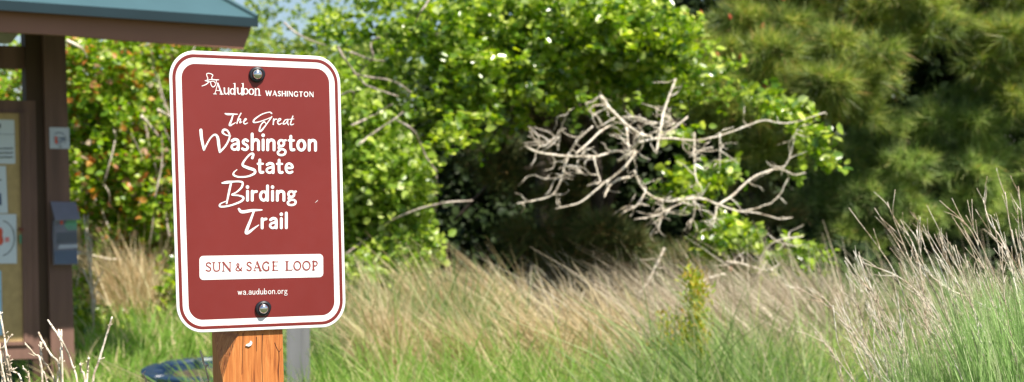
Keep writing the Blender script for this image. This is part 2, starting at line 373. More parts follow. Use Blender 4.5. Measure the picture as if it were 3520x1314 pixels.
for s_ in ([(268, 200, 9), (275, 180, 9), (262, 150, 9), (264, 124, 10), (300, 122, 10), (338, 142, 10), (325, 175, 9), (332, 198, 9)],
           [(245, 215, 10), (290, 204, 10), (330, 198, 10), (370, 203, 12), (414, 203, 9)],
           [(240, 213, 9), (285, 228, 12), (250, 262, 12), (200, 282, 8)],
           [(285, 228, 9), (308, 232, 10), (316, 265, 10), (335, 292, 11), (355, 288, 10), (375, 260, 9), (386, 210, 8)],
           [(300, 232, 8), (330, 220, 9), (355, 225, 9), (368, 245, 8)]): pen.stroke(rA(s_))
pen.build('hat_emblem', M['letter'], sign)
pen = Pen()
bl = lambda x: 382 + (x - 350) * .03
def st(*a, seg=4): pen.stroke(rA(list(a)), seg)
st((402, 248, 8), (364, bl(364), 8)); st((402, 246, 16), (452, bl(452), 20)); st((378, 338, 8), (428, 340, 8)); st((346, bl(346), 8), (386, bl(380), 8)); st((428, bl(428), 8), (474, bl(474), 8))
for x0 in (486, 655): st((x0, 308, 16), (x0, 350, 16), (x0 + 8, 378, 14), (x0 + 26, 384, 10), (x0 + 48, 362, 8)); st((x0 + 52, 308, 16), (x0 + 54, bl(x0 + 54), 16)); st((x0 - 14, 308, 7), (x0, 307, 7), seg=2)
for cx, sx in ((588, 618), (756, 722)):
    c_ = ell(cx, 350, 26, 36); pen.stroke(rA([(x, y, 9 + 7 * abs(math.cos(R(360 * k / 14 + 90)))) for k, (x, y) in enumerate(c_)]), 3)
    st((sx, 250, 15), (sx + 1, bl(sx), 15)); st((sx - 18, 251, 7), (sx, 249, 7), seg=2)
pen.stroke(rA([(x, y, 9 + 8 * abs(math.cos(R(360 * k / 14 + 90)))) for k, (x, y) in enumerate(ell(828, 354, 28, 36))]), 3)
st((880, 316, 15), (882, bl(882), 15)); st((884, 335, 8), (902, 316, 9), (922, 322, 14), (928, 350, 15), (929, bl(929), 15)); st((866, bl(880), 7), (898, bl(890), 7)); st((914, bl(914), 7), (948, bl(948), 7))
word(pen, 'WASHINGTON', 640 + 1012 / 3.7, 220 + 404 / 3.7, 640 + 1616 / 3.7, 220 + 418 / 3.7, 60 / 3.7, 12 / 3.7, .3)
pen.build('society_lettering', M['letter'], sign)
pen = Pen()
for s_ in ([(495, 632, 14), (530, 640, 26), (600, 640, 18), (652, 640, 10)], [(596, 646, 16), (575, 715, 22), (552, 780, 24), (590, 768, 14), (628, 746, 8)],
           [(697, 628, 14), (664, 690, 14), (645, 757, 14)], [(650, 738, 8), (676, 702, 11), (692, 706, 12), (682, 750, 14), (708, 736, 8)],
           [(738, 735, 9), (764, 704, 13), (748, 698, 11), (730, 742, 14), (748, 764, 14), (782, 750, 8)],
           [(1085, 630, 18), (1058, 614, 12), (965, 640, 14), (875, 700, 18), (856, 740, 20), (905, 742, 13), (1000, 712, 11), (1085, 678, 9)],
           [(1088, 672, 14), (1030, 755, 13), (955, 848, 22), (930, 846, 20), (948, 780, 14), (985, 738, 14), (1002, 745, 11), (1012, 762, 7)],
           [(1112, 700, 16), (1106, 772, 14)], [(1108, 738, 8), (1130, 706, 12), (1152, 704, 12)],
           [(1165, 740, 9), (1204, 706, 12), (1182, 696, 11), (1162, 740, 14), (1182, 770, 14), (1216, 754, 8)],
           [(1288, 706, 11), (1256, 716, 12), (1232, 762, 14), (1264, 758, 11), (1292, 716, 10)], [(1296, 706, 12), (1288, 750, 14), (1300, 778, 11)],
           [(1356, 664, 13), (1334, 730, 13), (1326, 768, 14), (1346, 774, 12), (1368, 764, 8)], [(1312, 706, 9), (1368, 700, 9)]): pen.stroke(rA(s_))
for s_ in ([(124, 44, 26), (130, 110, 24), (150, 205, 20), (158, 195, 14), (200, 118, 13), (240, 82, 15), (266, 104, 22), (276, 170, 24), (284, 228, 16), (292, 222, 16), (338, 170, 15), (368, 100, 14), (352, 52, 15), (322, 40, 19), (308, 62, 17), (335, 84, 11), (378, 94, 6)],
           [(560, 280, 22), (568, 248, 19), (545, 246, 16), (502, 290, 15), (478, 338, 20), (520, 362, 24), (576, 382, 23), (578, 410, 19), (520, 436, 15), (444, 440, 14), (402, 424, 16), (404, 402, 12), (430, 378, 6)],
           [(304, 492, 12), (345, 486, 24), (400, 480, 15), (450, 479, 15), (478, 490, 17), (468, 530, 17), (425, 570, 12), (385, 592, 11), (445, 598, 13), (484, 615, 18), (468, 645, 17), (400, 674, 15), (335, 690, 15), (286, 690, 15), (290, 668, 11), (340, 645, 7)],
           [(380, 490, 17), (362, 570, 18), (342, 666, 13)],
           [(446, 712, 18), (474, 736, 26), (560, 724, 22), (642, 720, 10)], [(575, 728, 16), (548, 800, 20), (510, 900, 26), (522, 914, 24), (570, 880, 16), (614, 848, 7)]): pen.stroke(rB(s_))
rb = lambda x, y: (640 + x / 2.466, 430 + y / 2.466)
k_ = 1 / 2.466
for t_, x0, y0, x1, y1, xh, wt in (('ashington', 379, 211, 1102, 218, 92, 24), ('tate', 606, 406, 904, 408, 84, 23), ('irding', 511, 641, 930, 642, 84, 24), ('rail', 638, 876, 856, 874, 86, 24)):
    word(pen, t_, *rb(x0, y0), *rb(x1, y1), xh * k_, wt * k_, .25 if t_ != 'rail' else .3)
pen.build('title_lettering', M['letter'], sign)
# white name panel
def quadmap(pts):
    a, b, c, d = [np.array(p, float) for p in pts]       # tl tr br bl, photograph pixels
    return lambda u, v: tuple((a * (1 - u) + b * u) * (1 - v) + (d * (1 - u) + c * u) * v)
q = quadmap([rC(90, 108), rC(1605, 83), rC(1607, 366), rC(92, 402)])
V = []; 
for x, y in rrect(0, .17, 8, 5.3, 1.0) if False else [(x / 5.3, y) for x, y in rrect(0, .17, 8, 5.3, 1.0)]:
    V.append(SP(*px2s(*q(x, y)), .0004))
V += [SP(*px2s(*q(x / 5.3, y)), .0001) for x, y in rrect(0, .17, 8, 5.3, 1.0)]
n = len(V) // 2
mesh('name_panel', V, [tuple(range(n))] + [(j, (j + 1) % n, n + (j + 1) % n, n + j) for j in range(n)], M['sign_white'], sign)
panel = sign.children[-1] if sign.children else sign
pen = Pen(.0007)
for ch, x0, x1 in (('S', 168, 235), ('U', 255, 348), ('N', 378, 472), ('&', 535, 610), ('S', 668, 730), ('A', 755, 840), ('G', 862, 948), ('E', 985, 1055), ('L', 1147, 1222), ('O', 1243, 1335), ('O', 1352, 1450), ('P', 1474, 1535)):
    base = 294 - (x0 - 165) * .0135; h_ = 106 if ch != '&' else 92; wd = G[ch][0]
    glyph(pen, ch, lambda gx_, gy_: rC(x0 + gx_ / wd * (x1 - x0), base - gy_ * h_), 19 / 3.5625, True)
pen.build('panel_lettering', M['letter_red'], sign)
pen = Pen()
word(pen, 'wa.audubon.org', *rC(562, 583), *rC(1166, 569), 46 / 3.5625, 7.2 / 3.5625, .24)
pen.build('web_address', M['letter'], sign)
# scratches
for sc_ in ([(1084, 697, .8), (1089, 692, 1.5), (1093, 688, .7)],):
    pen = Pen(); pen.stroke(sc_); pen.build('scratch', M['sign_white'], sign)
# bolts
def lathe(c, prof, n=28, wob=0):
    e1 = s1 / np.linalg.norm(s1); e2 = np.cross(sn, e1); V = []
    for k, (r, h) in enumerate(prof):
        for j in range(n):
            a = 2 * math.pi * j / n; rr = r * (1 + wob * math.sin(2 * a + .6) + wob * .6 * math.sin(3 * a)); V.append(c + e1 * rr * math.cos(a) + e2 * rr * math.sin(a) + sn * h)
    Fs = [(k * n + j, k * n + (j + 1) % n, (k + 1) * n + (j + 1) % n, (k + 1) * n + j) for k in range(len(prof) - 1) for j in range(n)]
    Fs += [tuple(range((len(prof) - 1) * n, len(prof) * n))]; return V, Fs
for (bx, by), lab in (((883, 257), 'dome headed bolt on a black rubber washer near the top edge of the maroon sign'), ((904, 1060), 'dome headed bolt on a black rubber washer below the web address on the sign')):
    c = SP(*px2s(bx, by))
    b = empty('bolt', c, lab, 'bolt', 'bolts holding the sign')
    mesh('washer', *lathe(c, [(.0136, 0), (.0138, .0018), (.0130, .0040), (.0112, .0052), (.0092, .0054), (.0088, .004)], wob=.03), M['rubber'], b, True)
    mesh('bolt_head', *lathe(c, [(.0086, .0042), (.0085, .0060), (.0078, .0082), (.0062, .0100), (.0040, .0111), (.0015, .0115)]), M['chrome'], b, True)

# ------------------------------------------------------------------ SIGN POST (cedar timber, front left arris sloped away, an added cut to form the diagonal shade)
e1 = s1 / np.linalg.norm(s1)
x0, yb = px2s(767, 1300); x1, _ = px2s(978, 1300)
Lx = x0; Rx = x1; zb = -1.42
def SD(X_, Y_, d): return s0 + s1 * X_ + s2 * Y_ + sn * d
post = MB()
yt = H0 - .01; fr = -.0065; bkd = -.108
# front face outline following the shading slope and back face
ch = [px2s(826, 1152), px2s(815, 1166), px2s(790, 1232), px2s(768, 1306)]
front = [(Lx + .0006, zb), (Rx, zb), (Rx, yt), (ch[0][0] + .004, yt)] + [(ch[0][0], ch[0][1])] + ch[1:]
side = [(Lx - .0, zb, fr)]
V = [SD(x, y, fr) for x, y in front]
nf = len(front)
dep = [.0, 0, 0, .05, .05, .046, .030, .002]
back = [(Lx, zb), (Rx, zb), (Rx, yt), (Lx, yt)]
# side edge: same heights on the left face, set back by the depth of the shading slope
left = [(Lx, zb, fr - .0004), (Lx, yt, fr - .099), (Lx, ch[0][1], fr - .098), (Lx, ch[1][1], fr - .085), (Lx, ch[2][1], fr - .045), (Lx, ch[3][1], fr - .003)]
V += [SD(*p) for p in left]           # nf .. nf+5
V += [SD(x, y, bkd) for x, y in back]  # nf+6..nf+9
f0 = nf; b0 = nf + 6
Fs = [tuple(range(nf)), (3, 4, f0 + 2, f0 + 1), (4, 5, f0 + 3, f0 + 2), (5, 6, f0 + 4, f0 + 3), (6, 7, f0 + 5, f0 + 4), (7, 0, f0, f0 + 5),
      (f0, b0, b0 + 3, f0 + 1, f0 + 2, f0 + 3, f0 + 4, f0 + 5), (1, b0 + 1, b0 + 2, 2), (2, b0 + 2, b0 + 3, f0 + 1, 3), (b0, b0 + 3, b0 + 2, b0 + 1), (0, 1, b0 + 1, b0)]
pe = empty('sign_post', SD((Lx + Rx) / 2, zb + .02, -.05), 'square reddish cedar post with deep vertical grain under the maroon sign', 'post')
mesh('timber', V, Fs, M['cedar'], pe)
def flake(name, pts, mat, d0=.0006, par=None):
    V = [SD(*px2s(*p), fr + d0) for p in pts] + [SD(*px2s(*p), fr) for p in pts]; n = len(pts)
    return mesh(name, V, [tuple(range(n))] + [(j, (j + 1) % n, n + (j + 1) % n, n + j) for j in range(n)], mat, par)
o = flake('paper_scrap', [(846, 1190), (850, 1186), (858, 1183), (862, 1176), (864, 1173), (869, 1178), (868, 1184), (864, 1190), (857, 1193)], M['paper'], .0025)
tag(o, 'torn white scrap of paper stapled to the top of the cedar post', 'scrap')
cp = MB()
for pl in ([(947, 1180), (953, 1196), (962, 1211), (970, 1200)], [(961, 1212), (962, 1240), (960, 1275), (962, 1330)], [(838, 1148), (837, 1200), (834, 1290)], [(905, 1150), (903, 1230), (906, 1330)], [(884, 1160), (885, 1210)]):
    cp.tube([SD(*px2s(*p), fr + .0002) for p in pl], .0007, .0004, 5)
cp.build('crack', flat('dark wood crack', (.06, .02, .01), .9), pe)

# ------------------------------------------------------------------ KIOSK
YAW = R(32)
ku = np.array([math.cos(YAW), math.sin(YAW), 0]); kn = np.array([math.sin(YAW), -math.cos(YAW), 0]); KZ = np.array([0, 0, 1.0])
K0 = P(207, 700, 6.5)
def K(x, y, off=0):
    r = ray(x, y); t = ((K0 + kn * off - CAM) @ kn) / (r @ kn); return CAM + r * t
def kprism(mb, pts, off, th): return mb.prism([K(x, y, off) for x, y in pts], -kn * th)
kiosk = empty('information_kiosk', [*(K(-150, 1357, -.4)[:2]), .25], 'brown timber information kiosk with teal metal roof and notice case', 'kiosk')
m = MB(); kprism(m, [(147, 90), (224, 90), (263, 1440), (181, 1440)], 0, .15); m.build('post', M['kiosk_brown'], kiosk)
m = MB(); kprism(m, [(-560, 40), (-470, 40), (-455, 1480), (-545, 1480)], 0, .15); m.build('post', M['kiosk_brown'], kiosk)
m = MB(); kprism(m, [(84, 90), (151, 90), (184, 1440), (118, 1440)], -.035, .11); m.build('post_side_shade', M['kiosk_shade'], kiosk)  # added board, painted dark in place of the post's shaded left side
m = MB(); kprism(m, [(-470, 140), (92, 159), (97, 236), (-470, 226)], -.06, .09); m.build('beam', M['kiosk_brown'], kiosk)
# notice case
case = MB(); kprism(case, [(-452, 332), (122, 347), (138, 1233), (-440, 1250)], -.03, .05)
pan = case.build('notice_case', M['kiosk_brown'], kiosk)
m = MB(); kprism(m, [(-400, 380), (78, 390), (93, 1178), (-390, 1192)], -.026, .003); m.build('panel', M['cork'], pan)
for a, b in (([(68, 389), (84, 389), (96, 1180), (82, 1180)], .018), ([(84, 389), (102, 390), (115, 1195), (96, 1180)], .010), ([(-440, 372), (102, 385), (102, 391), (-440, 380)], .012), ([(-440, 1190), (84, 1174), (96, 1186), (-440, 1204)], .014)):
    m = MB(); kprism(m, a, -.03 + b, b - .001); m.build('moulding', M['kiosk_brown'], pan)
m = MB(); kprism(m, [(66, 782), (80, 784), (82, 795), (68, 796)], .004, .02); m.build('latch', M['brass'], pan)
m = MB(); kprism(m, [(68, 808), (74, 808), (74, 838), (69, 838)], .0, .018); m.build('hasp', M['ink_green'], pan)
# papers
def sheet(name, pts, mat, off, label, cat, extra=()):
    e = empty(name, K(*np.mean(pts, 0), off), label, cat, 'notices in the kiosk case')
    m = MB(); kprism(m, pts, off, .0012); m.build('paper', mat, e)
    for k, (nm, p_, mt) in enumerate(extra):
        m = MB(); kprism(m, p_, off + .001 + .0004 * k, .0009); m.build(nm, mt, e)
    return e
def line(x0, x1, y, h=4): return [(x0, y), (x1, y + .5), (x1, y + h), (x0, y + h)]
tx = []
for yy in (508, 523, 538):
    for xa in range(-30, 44, 11): tx.append(('text', line(xa, xa + 8 + (xa % 3), yy + (xa % 2), 4.5), M['ink']))
tx += [('text', line(-6, 2, 426, 14), M['ink']), ('rule', line(-60, 52, 461, 1.5), M['ink_blue'])]
sheet('notice', [(-60, 409), (49, 413), (53, 563), (-60, 564)], M['paper'], -.022, 'white notice with lines of small print, topmost sheet in the kiosk case', 'notice', tx)
sheet('notice', [(-60, 569), (20, 571), (27, 733), (-60, 735)], M['paper'], -.0215, 'white notice with a dark blue picture, second sheet down in the kiosk case', 'notice',
      [('picture', [(-50, 664), (4, 665), (6, 706), (-50, 707)], M['ink_blue']), ('text', line(-40, 6, 617, 4), M['ink'])])
arc = []
for k in range(40):
    a = R(-80 + 160 * k / 40); a2 = R(-80 + 160 * (k + 1) / 40)
    arc.append((a, a2))
ex = [('picture', [(-20, 790), (4, 783), (10, 793), (8, 810), (13, 828), (7, 842), (-20, 848)], M['ink_red']), ('picture', [(16, 817), (31, 815), (33, 831), (18, 833)], M['ink_pink'])]
e3 = sheet('notice', [(-60, 735), (56, 737), (58, 906), (-60, 907)], M['paper'], -.020, 'white notice with a large dark ring around a red picture, beside the latch', 'notice', ex)
m = MB(); ro, ri = 49, 46
pts = [(2 + ro * math.cos(R(-80 + 4 * k)), 819 + 62 * math.sin(R(-80 + 4 * k))) for k in range(41)] + [(2 + ri * math.cos(R(80 - 4 * k)), 819 + 59 * math.sin(R(80 - 4 * k))) for k in range(41)]
V = [K(x, y, -.0187) for x, y in pts]; mesh('ring', V, [(k, k + 1, 80 - k, 81 - k) for k in range(40)], M['ink'], e3)
sheet('notice', [(-60, 930), (4, 931), (8, 1152), (-60, 1155)], M['paper_blue'], -.021, 'pale blue notice, lowest sheet in the kiosk case', 'notice', [('text', line(-40, 0, 1000, 5), M['ink'])])
# plaque
pq = empty('plaque', K(205, 475, .002), 'small square pale plaque with a red and blue round emblem on the kiosk post', 'plaque')
m = MB(); kprism(m, [(170, 438), (238, 439), (240, 512), (172, 511)], .004, .004); m.build('plate', M['plaque'], pq)
def kshape(pts, off): return [K(x, y, off) for x, y in pts]
V = kshape([(189, 471), (196, 469), (198, 490), (200, 495), (190, 493)], .0048); mesh('red_mark', V, [tuple(range(5))], M['ink_red'], pq)
for k, c_ in enumerate(([(189, 462), (196, 457), (210, 457), (219, 463)], [(194, 480), (205, 484), (216, 476), (223, 472)], [(198, 474), (210, 474), (222, 479), (212, 488), (199, 491)], [(192, 500), (200, 497), (212, 499)], [(222, 466), (227, 478), (221, 494)], [(187, 466), (185, 480), (189, 494)])):
    V = kshape(c_, .0052 + .0002 * k); m = MB(); m.tube(V, .0022 if k < 3 else .0012, .002 if k < 3 else .001, 5); m.build('emblem_stroke', M['ink_blue'] if k in (0, 1, 2) else M['ink'], pq)
m = MB(); kprism(m, [(201, 504), (213, 504), (213, 507), (201, 507)], .0048, .0006); m.build('text', M['ink'], pq)
# brochure holder
bh = empty('brochure_holder', K(222, 912, 0), 'clear acrylic brochure holder screwed to the kiosk post below the plaque', 'brochure holder')
m = MB(); kprism(m, [(176, 700), (262, 702), (268, 910), (182, 911)], .006, .004); m.build('back_panel', M['acrylic'], bh)
m = MB(); kprism(m, [(180, 775), (266, 776), (268, 912), (183, 912)], .055, .003); m.build('front_panel', M['acrylic'], bh)
for xa, xb in ((176, 183), (266, 268)):
    m = MB(); m.add([K(xa, 735, .006), K(xb, 775, .055), K(xb, 912, .055), K(xb, 911, .006)], [(0, 1, 2, 3)]); m.build('side_panel', M['acrylic'], bh)
lid = MB(); a = [K(173, 693, .008), K(260, 695, .008), K(276, 752, .075), K(190, 757, .075)]; lid.prism(a, np.array([0, 0, -.004])); lid.build('lid', flat('frosted lavender lid', (.20, .20, .25), .35), bh)
br = empty('brochure', K(224, 905, .03), 'dark blue picture brochure standing in the acrylic holder', 'brochure')
m = MB(); kprism(m, [(184, 756), (264, 757), (267, 908), (186, 909)], .045, .012); m.build('cover', flat('slate leaflet cover', (.13, .13, .17), .5, var=.3, scale=30), br)
for k, (nm, p_, mt) in enumerate((('picture', [(230, 757), (264, 757), (265, 790), (236, 792), (222, 780)], M['ink_green']), ('picture', [(196, 800), (265, 798), (266, 834), (192, 838)], M['ink']), ('picture', [(187, 862), (266, 860), (267, 906), (188, 907)], M['ink_blue']), ('picture', [(206, 750 + 10), (216, 758), (216, 772), (208, 772)], M['ink_red']), ('picture', [(205, 842), (266, 840), (266, 852), (200, 856)], M['plaque']))):
    m = MB(); kprism(m, p_, .0465 + .0003 * k, .001); m.build(nm, mt, br)
# roof
FO = .95
TP = math.tan(R(37))
Cc = K(885, 62, FO + .06)               # eave corner (top of the metal edge)
eslope = (K(885, 62, FO + .06) - K(-60, -4, FO + .06)); eslope /= np.linalg.norm(eslope)
Lr, Wr = 4.4, 2.2
back_ = -kn; hr = Wr / 2 * TP
bk_ = back_ * 1.5 + KZ * (hr - .4 * TP)
c00 = Cc; c10 = Cc - eslope * Lr; c01 = Cc + bk_; c11 = c10 + bk_
ra = Cc + back_ * Wr / 2 - eslope * Wr / 2 + KZ * hr; rb_ = c10 + back_ * Wr / 2 + eslope * Wr / 2 + KZ * hr
roof = mesh('roof', [c00, c10, c11, c01, ra, rb_, *[p - KZ * .012 for p in (c00, c10, c11, c01, ra, rb_)]],
     [(0, 4, 5, 1), (0, 3, 4), (1, 5, 2), (2, 5, 4, 3), (6, 7, 11, 10), (6, 10, 9), (7, 8, 11), (8, 9, 10, 11), (0, 1, 7, 6), (1, 2, 8, 7), (2, 3, 9, 8), (3, 0, 6, 9)], M['teal_roof'], kiosk)
# metal edge strips
m = MB(); dz = KZ * .045
m.prism([c00 + kn * .004, c10 + kn * .004, c10 - dz * .9 + kn * .004, c00 - dz + kn * .004], -kn * .006)
m.prism([c00 + eslope * .004, c01 + eslope * .004, c01 - dz + eslope * .004, c00 - dz + eslope * .004], -eslope * .006)
m.prism([c11, c01, c01 - dz, c11 - dz], kn * .006)
m.prism([c10, c11, c11 - dz, c10 - dz], eslope * .006)
m.build('metal_edge', M['teal_edge'], roof)
m = MB()                                # hip caps and standing seams
m.tube([c00 + KZ * .006, ra + KZ * .006], .013, .013, 6); m.tube([c10 + KZ * .006, rb_ + KZ * .006], .013, .013, 6); m.tube([ra, rb_], .015, .015, 6)
m.build('hip_cap', M['teal_roof'], roof)
fa = MB(); fa.prism([K(-260, 0, FO), K(868, 84, FO), K(838, 169, FO), K(400, 137, FO), K(226, 122, FO), K(-260, 96, FO)], -kn * .04)
fa.build('fascia', M['fascia'], kiosk)
fb = K(838, 169, FO); ft = K(868, 84, FO)
# soffit boards and rafters
m = MB(); a = ft - kn * .06 - KZ * .03; sl = (-kn + KZ * TP) * .95
for k in range(3, 9):
    b = a - eslope * (.48 * k); m.prism([b, b - eslope * .045, b - eslope * .045 - KZ * .07, b - KZ * .07], sl)
m.build('rafter', M['kiosk_brown'], kiosk)
m = MB(); kprism(m, [(-40, 150), (38, 149), (70, 110), (-10, 108)], .45, .03); m.build('soffit_board', M['soffit'], kiosk)

# ------------------------------------------------------------------ vegetation builders
def leaves(C, size, up_bias=.5, droop=0, aspect=.62, fold=.25, Dn=None):
    """C (n,3) leaf bases -> verts, quads"""
    n = len(C); s = size * rng.uniform(.6, 1.35, n)[:, None]
    d = rng.normal(0, 1, (n, 3)); d[:, 2] = d[:, 2] * .6 - droop
    if Dn is not None: d = d * .7 + Dn
    d /= np.linalg.norm(d, axis=1)[:, None]
    q = rng.normal(0, 1, (n, 3)) + sdir * 1.6 * up_bias; sd = np.cross(d, q); sd /= np.linalg.norm(sd, axis=1)[:, None] + 1e-9
    nn = np.cross(sd, d)
    w_ = s * aspect / 2; f = fold * w_
    V = np.stack([C, C + d * s * .3 + sd * w_ * .95 + nn * f, C + d * s * .68 + sd * w_ * .8 + nn * f, C + d * s - nn * f * .6,
                  C + d * s * .68 - sd * w_ * .8 + nn * f, C + d * s * .3 - sd * w_ * .95 + nn * f], 1).reshape(-1, 3)
    b = np.arange(n)[:, None] * 6
    Fq = np.concatenate([b + np.array([[0, 3, 2, 1]]), b + np.array([[0, 5, 4, 3]])], 1).reshape(-1, 4)
    return V, Fq
def blob(x, y, D, rx, ry, rd, n, per=9, twig=.10):
    """n leaves gathered on twigs inside an ellipsoid given by its photograph place and radius (pixels) and depth radius (metres)"""
    c = P(x, y, D); m = max(1, n // per); u = rng.normal(0, 1, (m, 3)); u /= np.linalg.norm(u, axis=1)[:, None]; u *= rng.uniform(.15, 1, m)[:, None] ** .45
    T = c + u * np.array([rx * D / F, rd, ry * D / F])
    dirs = u + rng.normal(0, .6, (m, 3)); dirs /= np.linalg.norm(dirs, axis=1)[:, None] + 1e-9
    t = rng.uniform(-1, 1, (m, per, 1)); C = T[:, None] + dirs[:, None] * t * twig + rng.normal(0, twig * .22, (m, per, 3))
    return C.reshape(-1, 3)
def foliage(name, blobs, size, mat, parent, per=9, twig=.10, **k):
    C = np.concatenate([blob(*b, per=per, twig=twig) for b in blobs]); C = C[C[:, 2] > ground(C[:, 0], C[:, 1]) + .02]
    V, Fq = leaves(C, size, **k); return mesh(name, V, Fq, mat, parent)
def ribbons(base, dirs, length, width, bend, nseg=4):
    """grass blades: base (n,3), dirs (n,3) start direction, bend (n,3) sideways pull"""
    n = len(base); L = np.asarray(length).reshape(-1, 1); side = np.cross(dirs, np.array([0, 1, 0.0])) + rng.normal(0, .35, (n, 3)); side /= np.linalg.norm(side, axis=1)[:, None]
    Vs = []; w_ = np.asarray(width).reshape(-1, 1)
    for k in range(nseg + 1):
        t = k / nseg; p = base + dirs * L * t + bend * L * t * t
        ww = w_ * (1 - .92 * t ** 1.5) / 2; Vs += [p + side * ww, p - side * ww]
    V = np.stack(Vs, 1).reshape(-1, 3); b = np.arange(n)[:, None] * (2 * nseg + 2)
    Fq = np.concatenate([b + np.array([[2 * k, 2 * k + 1, 2 * k + 3, 2 * k + 2]]) for k in range(nseg)], 1).reshape(-1, 4)
    return V, Fq
def needles(C, dirs, per=44, ln=.11, wd=.0028, spread=.55, shoot=.12):
    """pine shoots: needles swept around each shoot axis"""
    n = len(C); t = rng.uniform(0, 1, (n, per, 1)); base = C[:, None] + dirs[:, None] * shoot * t
    d = dirs[:, None] * rng.uniform(.5, 1.2, (n, per, 1)) + rng.normal(0, spread, (n, per, 3)); d /= np.linalg.norm(d, axis=2)[..., None]
    L = ln * rng.uniform(.6, 1.15, (n, per, 1)); base = base.reshape(-1, 3); tip = (base.reshape(n, per, 3) + d * L + np.array([0, 0, -.12]) * L).reshape(-1, 3); d = d.reshape(-1, 3)
    s = np.cross(d, rng.normal(0, 1, d.shape)); s /= np.linalg.norm(s, axis=1)[:, None] + 1e-9
    V = np.stack([base + s * wd / 2, base - s * wd / 2, tip], 1).reshape(-1, 3); return V, np.arange(len(V)).reshape(-1, 3)
def pine_foliage(name, boughs, mat, parent, per=44, ln=.11, wd=.0028):
    Cs = []; Ds = []
    sub = []
    for x, y, D, rx, ry, rd, n in boughs:
        for k in range(5):
            a = rng.uniform(0, 2 * math.pi); q = rng.uniform(.2, 1.1) ** .5; f_ = rng.uniform(.20, .36)
            sub.append((x + rx * q * math.cos(a), y + ry * q * math.sin(a), D + rng.uniform(-rd, rd) * .8, rx * f_ * 1.15, ry * f_ * .8, rd * f_, max(6, int(n * .10))))
    for x, y, D, rx, ry, rd, n in sub:
        c = P(x, y, D); u = rng.normal(0, 1, (n, 3)); u /= np.linalg.norm(u, axis=1)[:, None]; u[:, 2] = np.where(rng.random(n) < .55, abs(u[:, 2]), u[:, 2]); u *= rng.uniform(.3, 1, n)[:, None] ** .35
        Cs.append(c + u * np.array([rx * D / F, rd, ry * D / F])); d = u * np.array([1, 1, .7]) + rng.normal(0, .3, (n, 3)) + np.array([0, -.25, .25]); Ds.append(d / np.linalg.norm(d, axis=1)[:, None])
    V, T = needles(np.concatenate(Cs), np.concatenate(Ds), per, ln, wd); return mesh(name, V, T, mat, parent)

# ------------------------------------------------------------------ red tinged shrub behind the kiosk and sign
def base_at(x, D):
    p = P(x, 900, D); return [p[0], p[1], float(ground(p[0], p[1]))]
def stems(parent, name, mat, lst, D, r=(.012, .005), jd=.25, seg=5):
    for pl in lst:
        dd = rng.uniform(-jd, jd, len(pl)); m = MB(); m.tube([P(x, y, D + d) for (x, y), d in zip(pl, dd)], r[0], r[1], 7, seg=seg, jit=.004); m.build(name, mat, parent, True)
t = empty('currant_shrub', base_at(560, 8.6), 'tall leafy shrub with orange red tinged leaves between the kiosk and the sign', 'shrub')
stems(t, 'trunk', M['bark'], [[(545, 1260), (552, 1080), (560, 940), (540, 700), (500, 420)], [(556, 1150), (600, 900), (640, 700), (700, 400)], [(530, 1200), (520, 980), (470, 760), (400, 500)], [(560, 1000), (610, 860), (640, 840)]], 8.6, (.028, .010))
foliage('foliage', [(x, y, D, rx, ry, rd, int(n * .55)) for x, y, D, rx, ry, rd, n in ((150, 330, 8.8, 170, 260, .5, 5200), (330, 260, 8.4, 160, 170, .5, 5200), (300, 560, 8.5, 170, 200, .5, 5600), (470, 430, 8.6, 170, 250, .5, 6000), (560, 650, 8.6, 150, 220, .5, 5600), (420, 760, 8.7, 150, 130, .4, 3000), (700, 400, 8.8, 200, 300, .5, 4000),
    (-60, 400, 8.9, 200, 300, .5, 2500), (560, 150, 8.9, 200, 90, .5, 2600), (760, 780, 8.8, 160, 200, .4, 2200), (560, 880, 8.8, 90, 80, .3, 1000), (640, 1060, 8.4, 90, 110, .3, 900), (460, 1060, 8.5, 70, 60, .3, 400))], .047, M['leaf_red'], t, per=12, twig=.07, aspect=.8)
for k in range(26):
    xa = rng.uniform(180, 760); ya = rng.uniform(300, 900); ln_ = rng.uniform(120, 300); an = rng.normal(0, .35)
    stems(t, 'stem', M['bark'], [[(xa, ya), (xa + ln_ * math.sin(an) * .5 + rng.normal(0, 12), ya - ln_ * .5), (xa + ln_ * math.sin(an), ya - ln_)]], 8.25, (.006, .003), .2)
stems(t, 'dead_branch', M['deadwood'], [[(486, 400), (520, 440), (545, 470)], [(545, 380), (585, 400), (640, 420)], [(230, 140), (280, 165), (300, 200)], [(270, 870), (340, 885), (420, 893)]], 8.0, (.012, .005))
t = empty('leafy_bush', base_at(430, 7.2), 'low bright green leafy bush growing beside the kiosk post', 'bush')
stems(t, 'stem', M['bark'], [[(330, 1400), (320, 1250), (290, 1120)], [(520, 1420), (540, 1300), (560, 1200)], [(350, 1400), (380, 1280), (410, 1180)]], 7.7, (.010, .004))
foliage('foliage', [(300, 1110, 7.8, 60, 55, .25, 700), (560, 1170, 8.0, 130, 60, .3, 1600), (430, 1230, 7.6, 130, 70, .3, 1500), (340, 1260, 7.5, 90, 60, .3, 700), (620, 1210, 7.9, 110, 60, .3, 1000), (270, 1000, 7.9, 40, 60, .2, 160), (640, 1000, 8.1, 60, 120, .3, 500), (430, 1150, 7.9, 110, 70, .3, 900), (520, 1290, 7.2, 150, 60, .3, 1300), (330, 1330, 7.1, 120, 60, .3, 1000)], .05, M['leaf_bright'], t, aspect=.75)

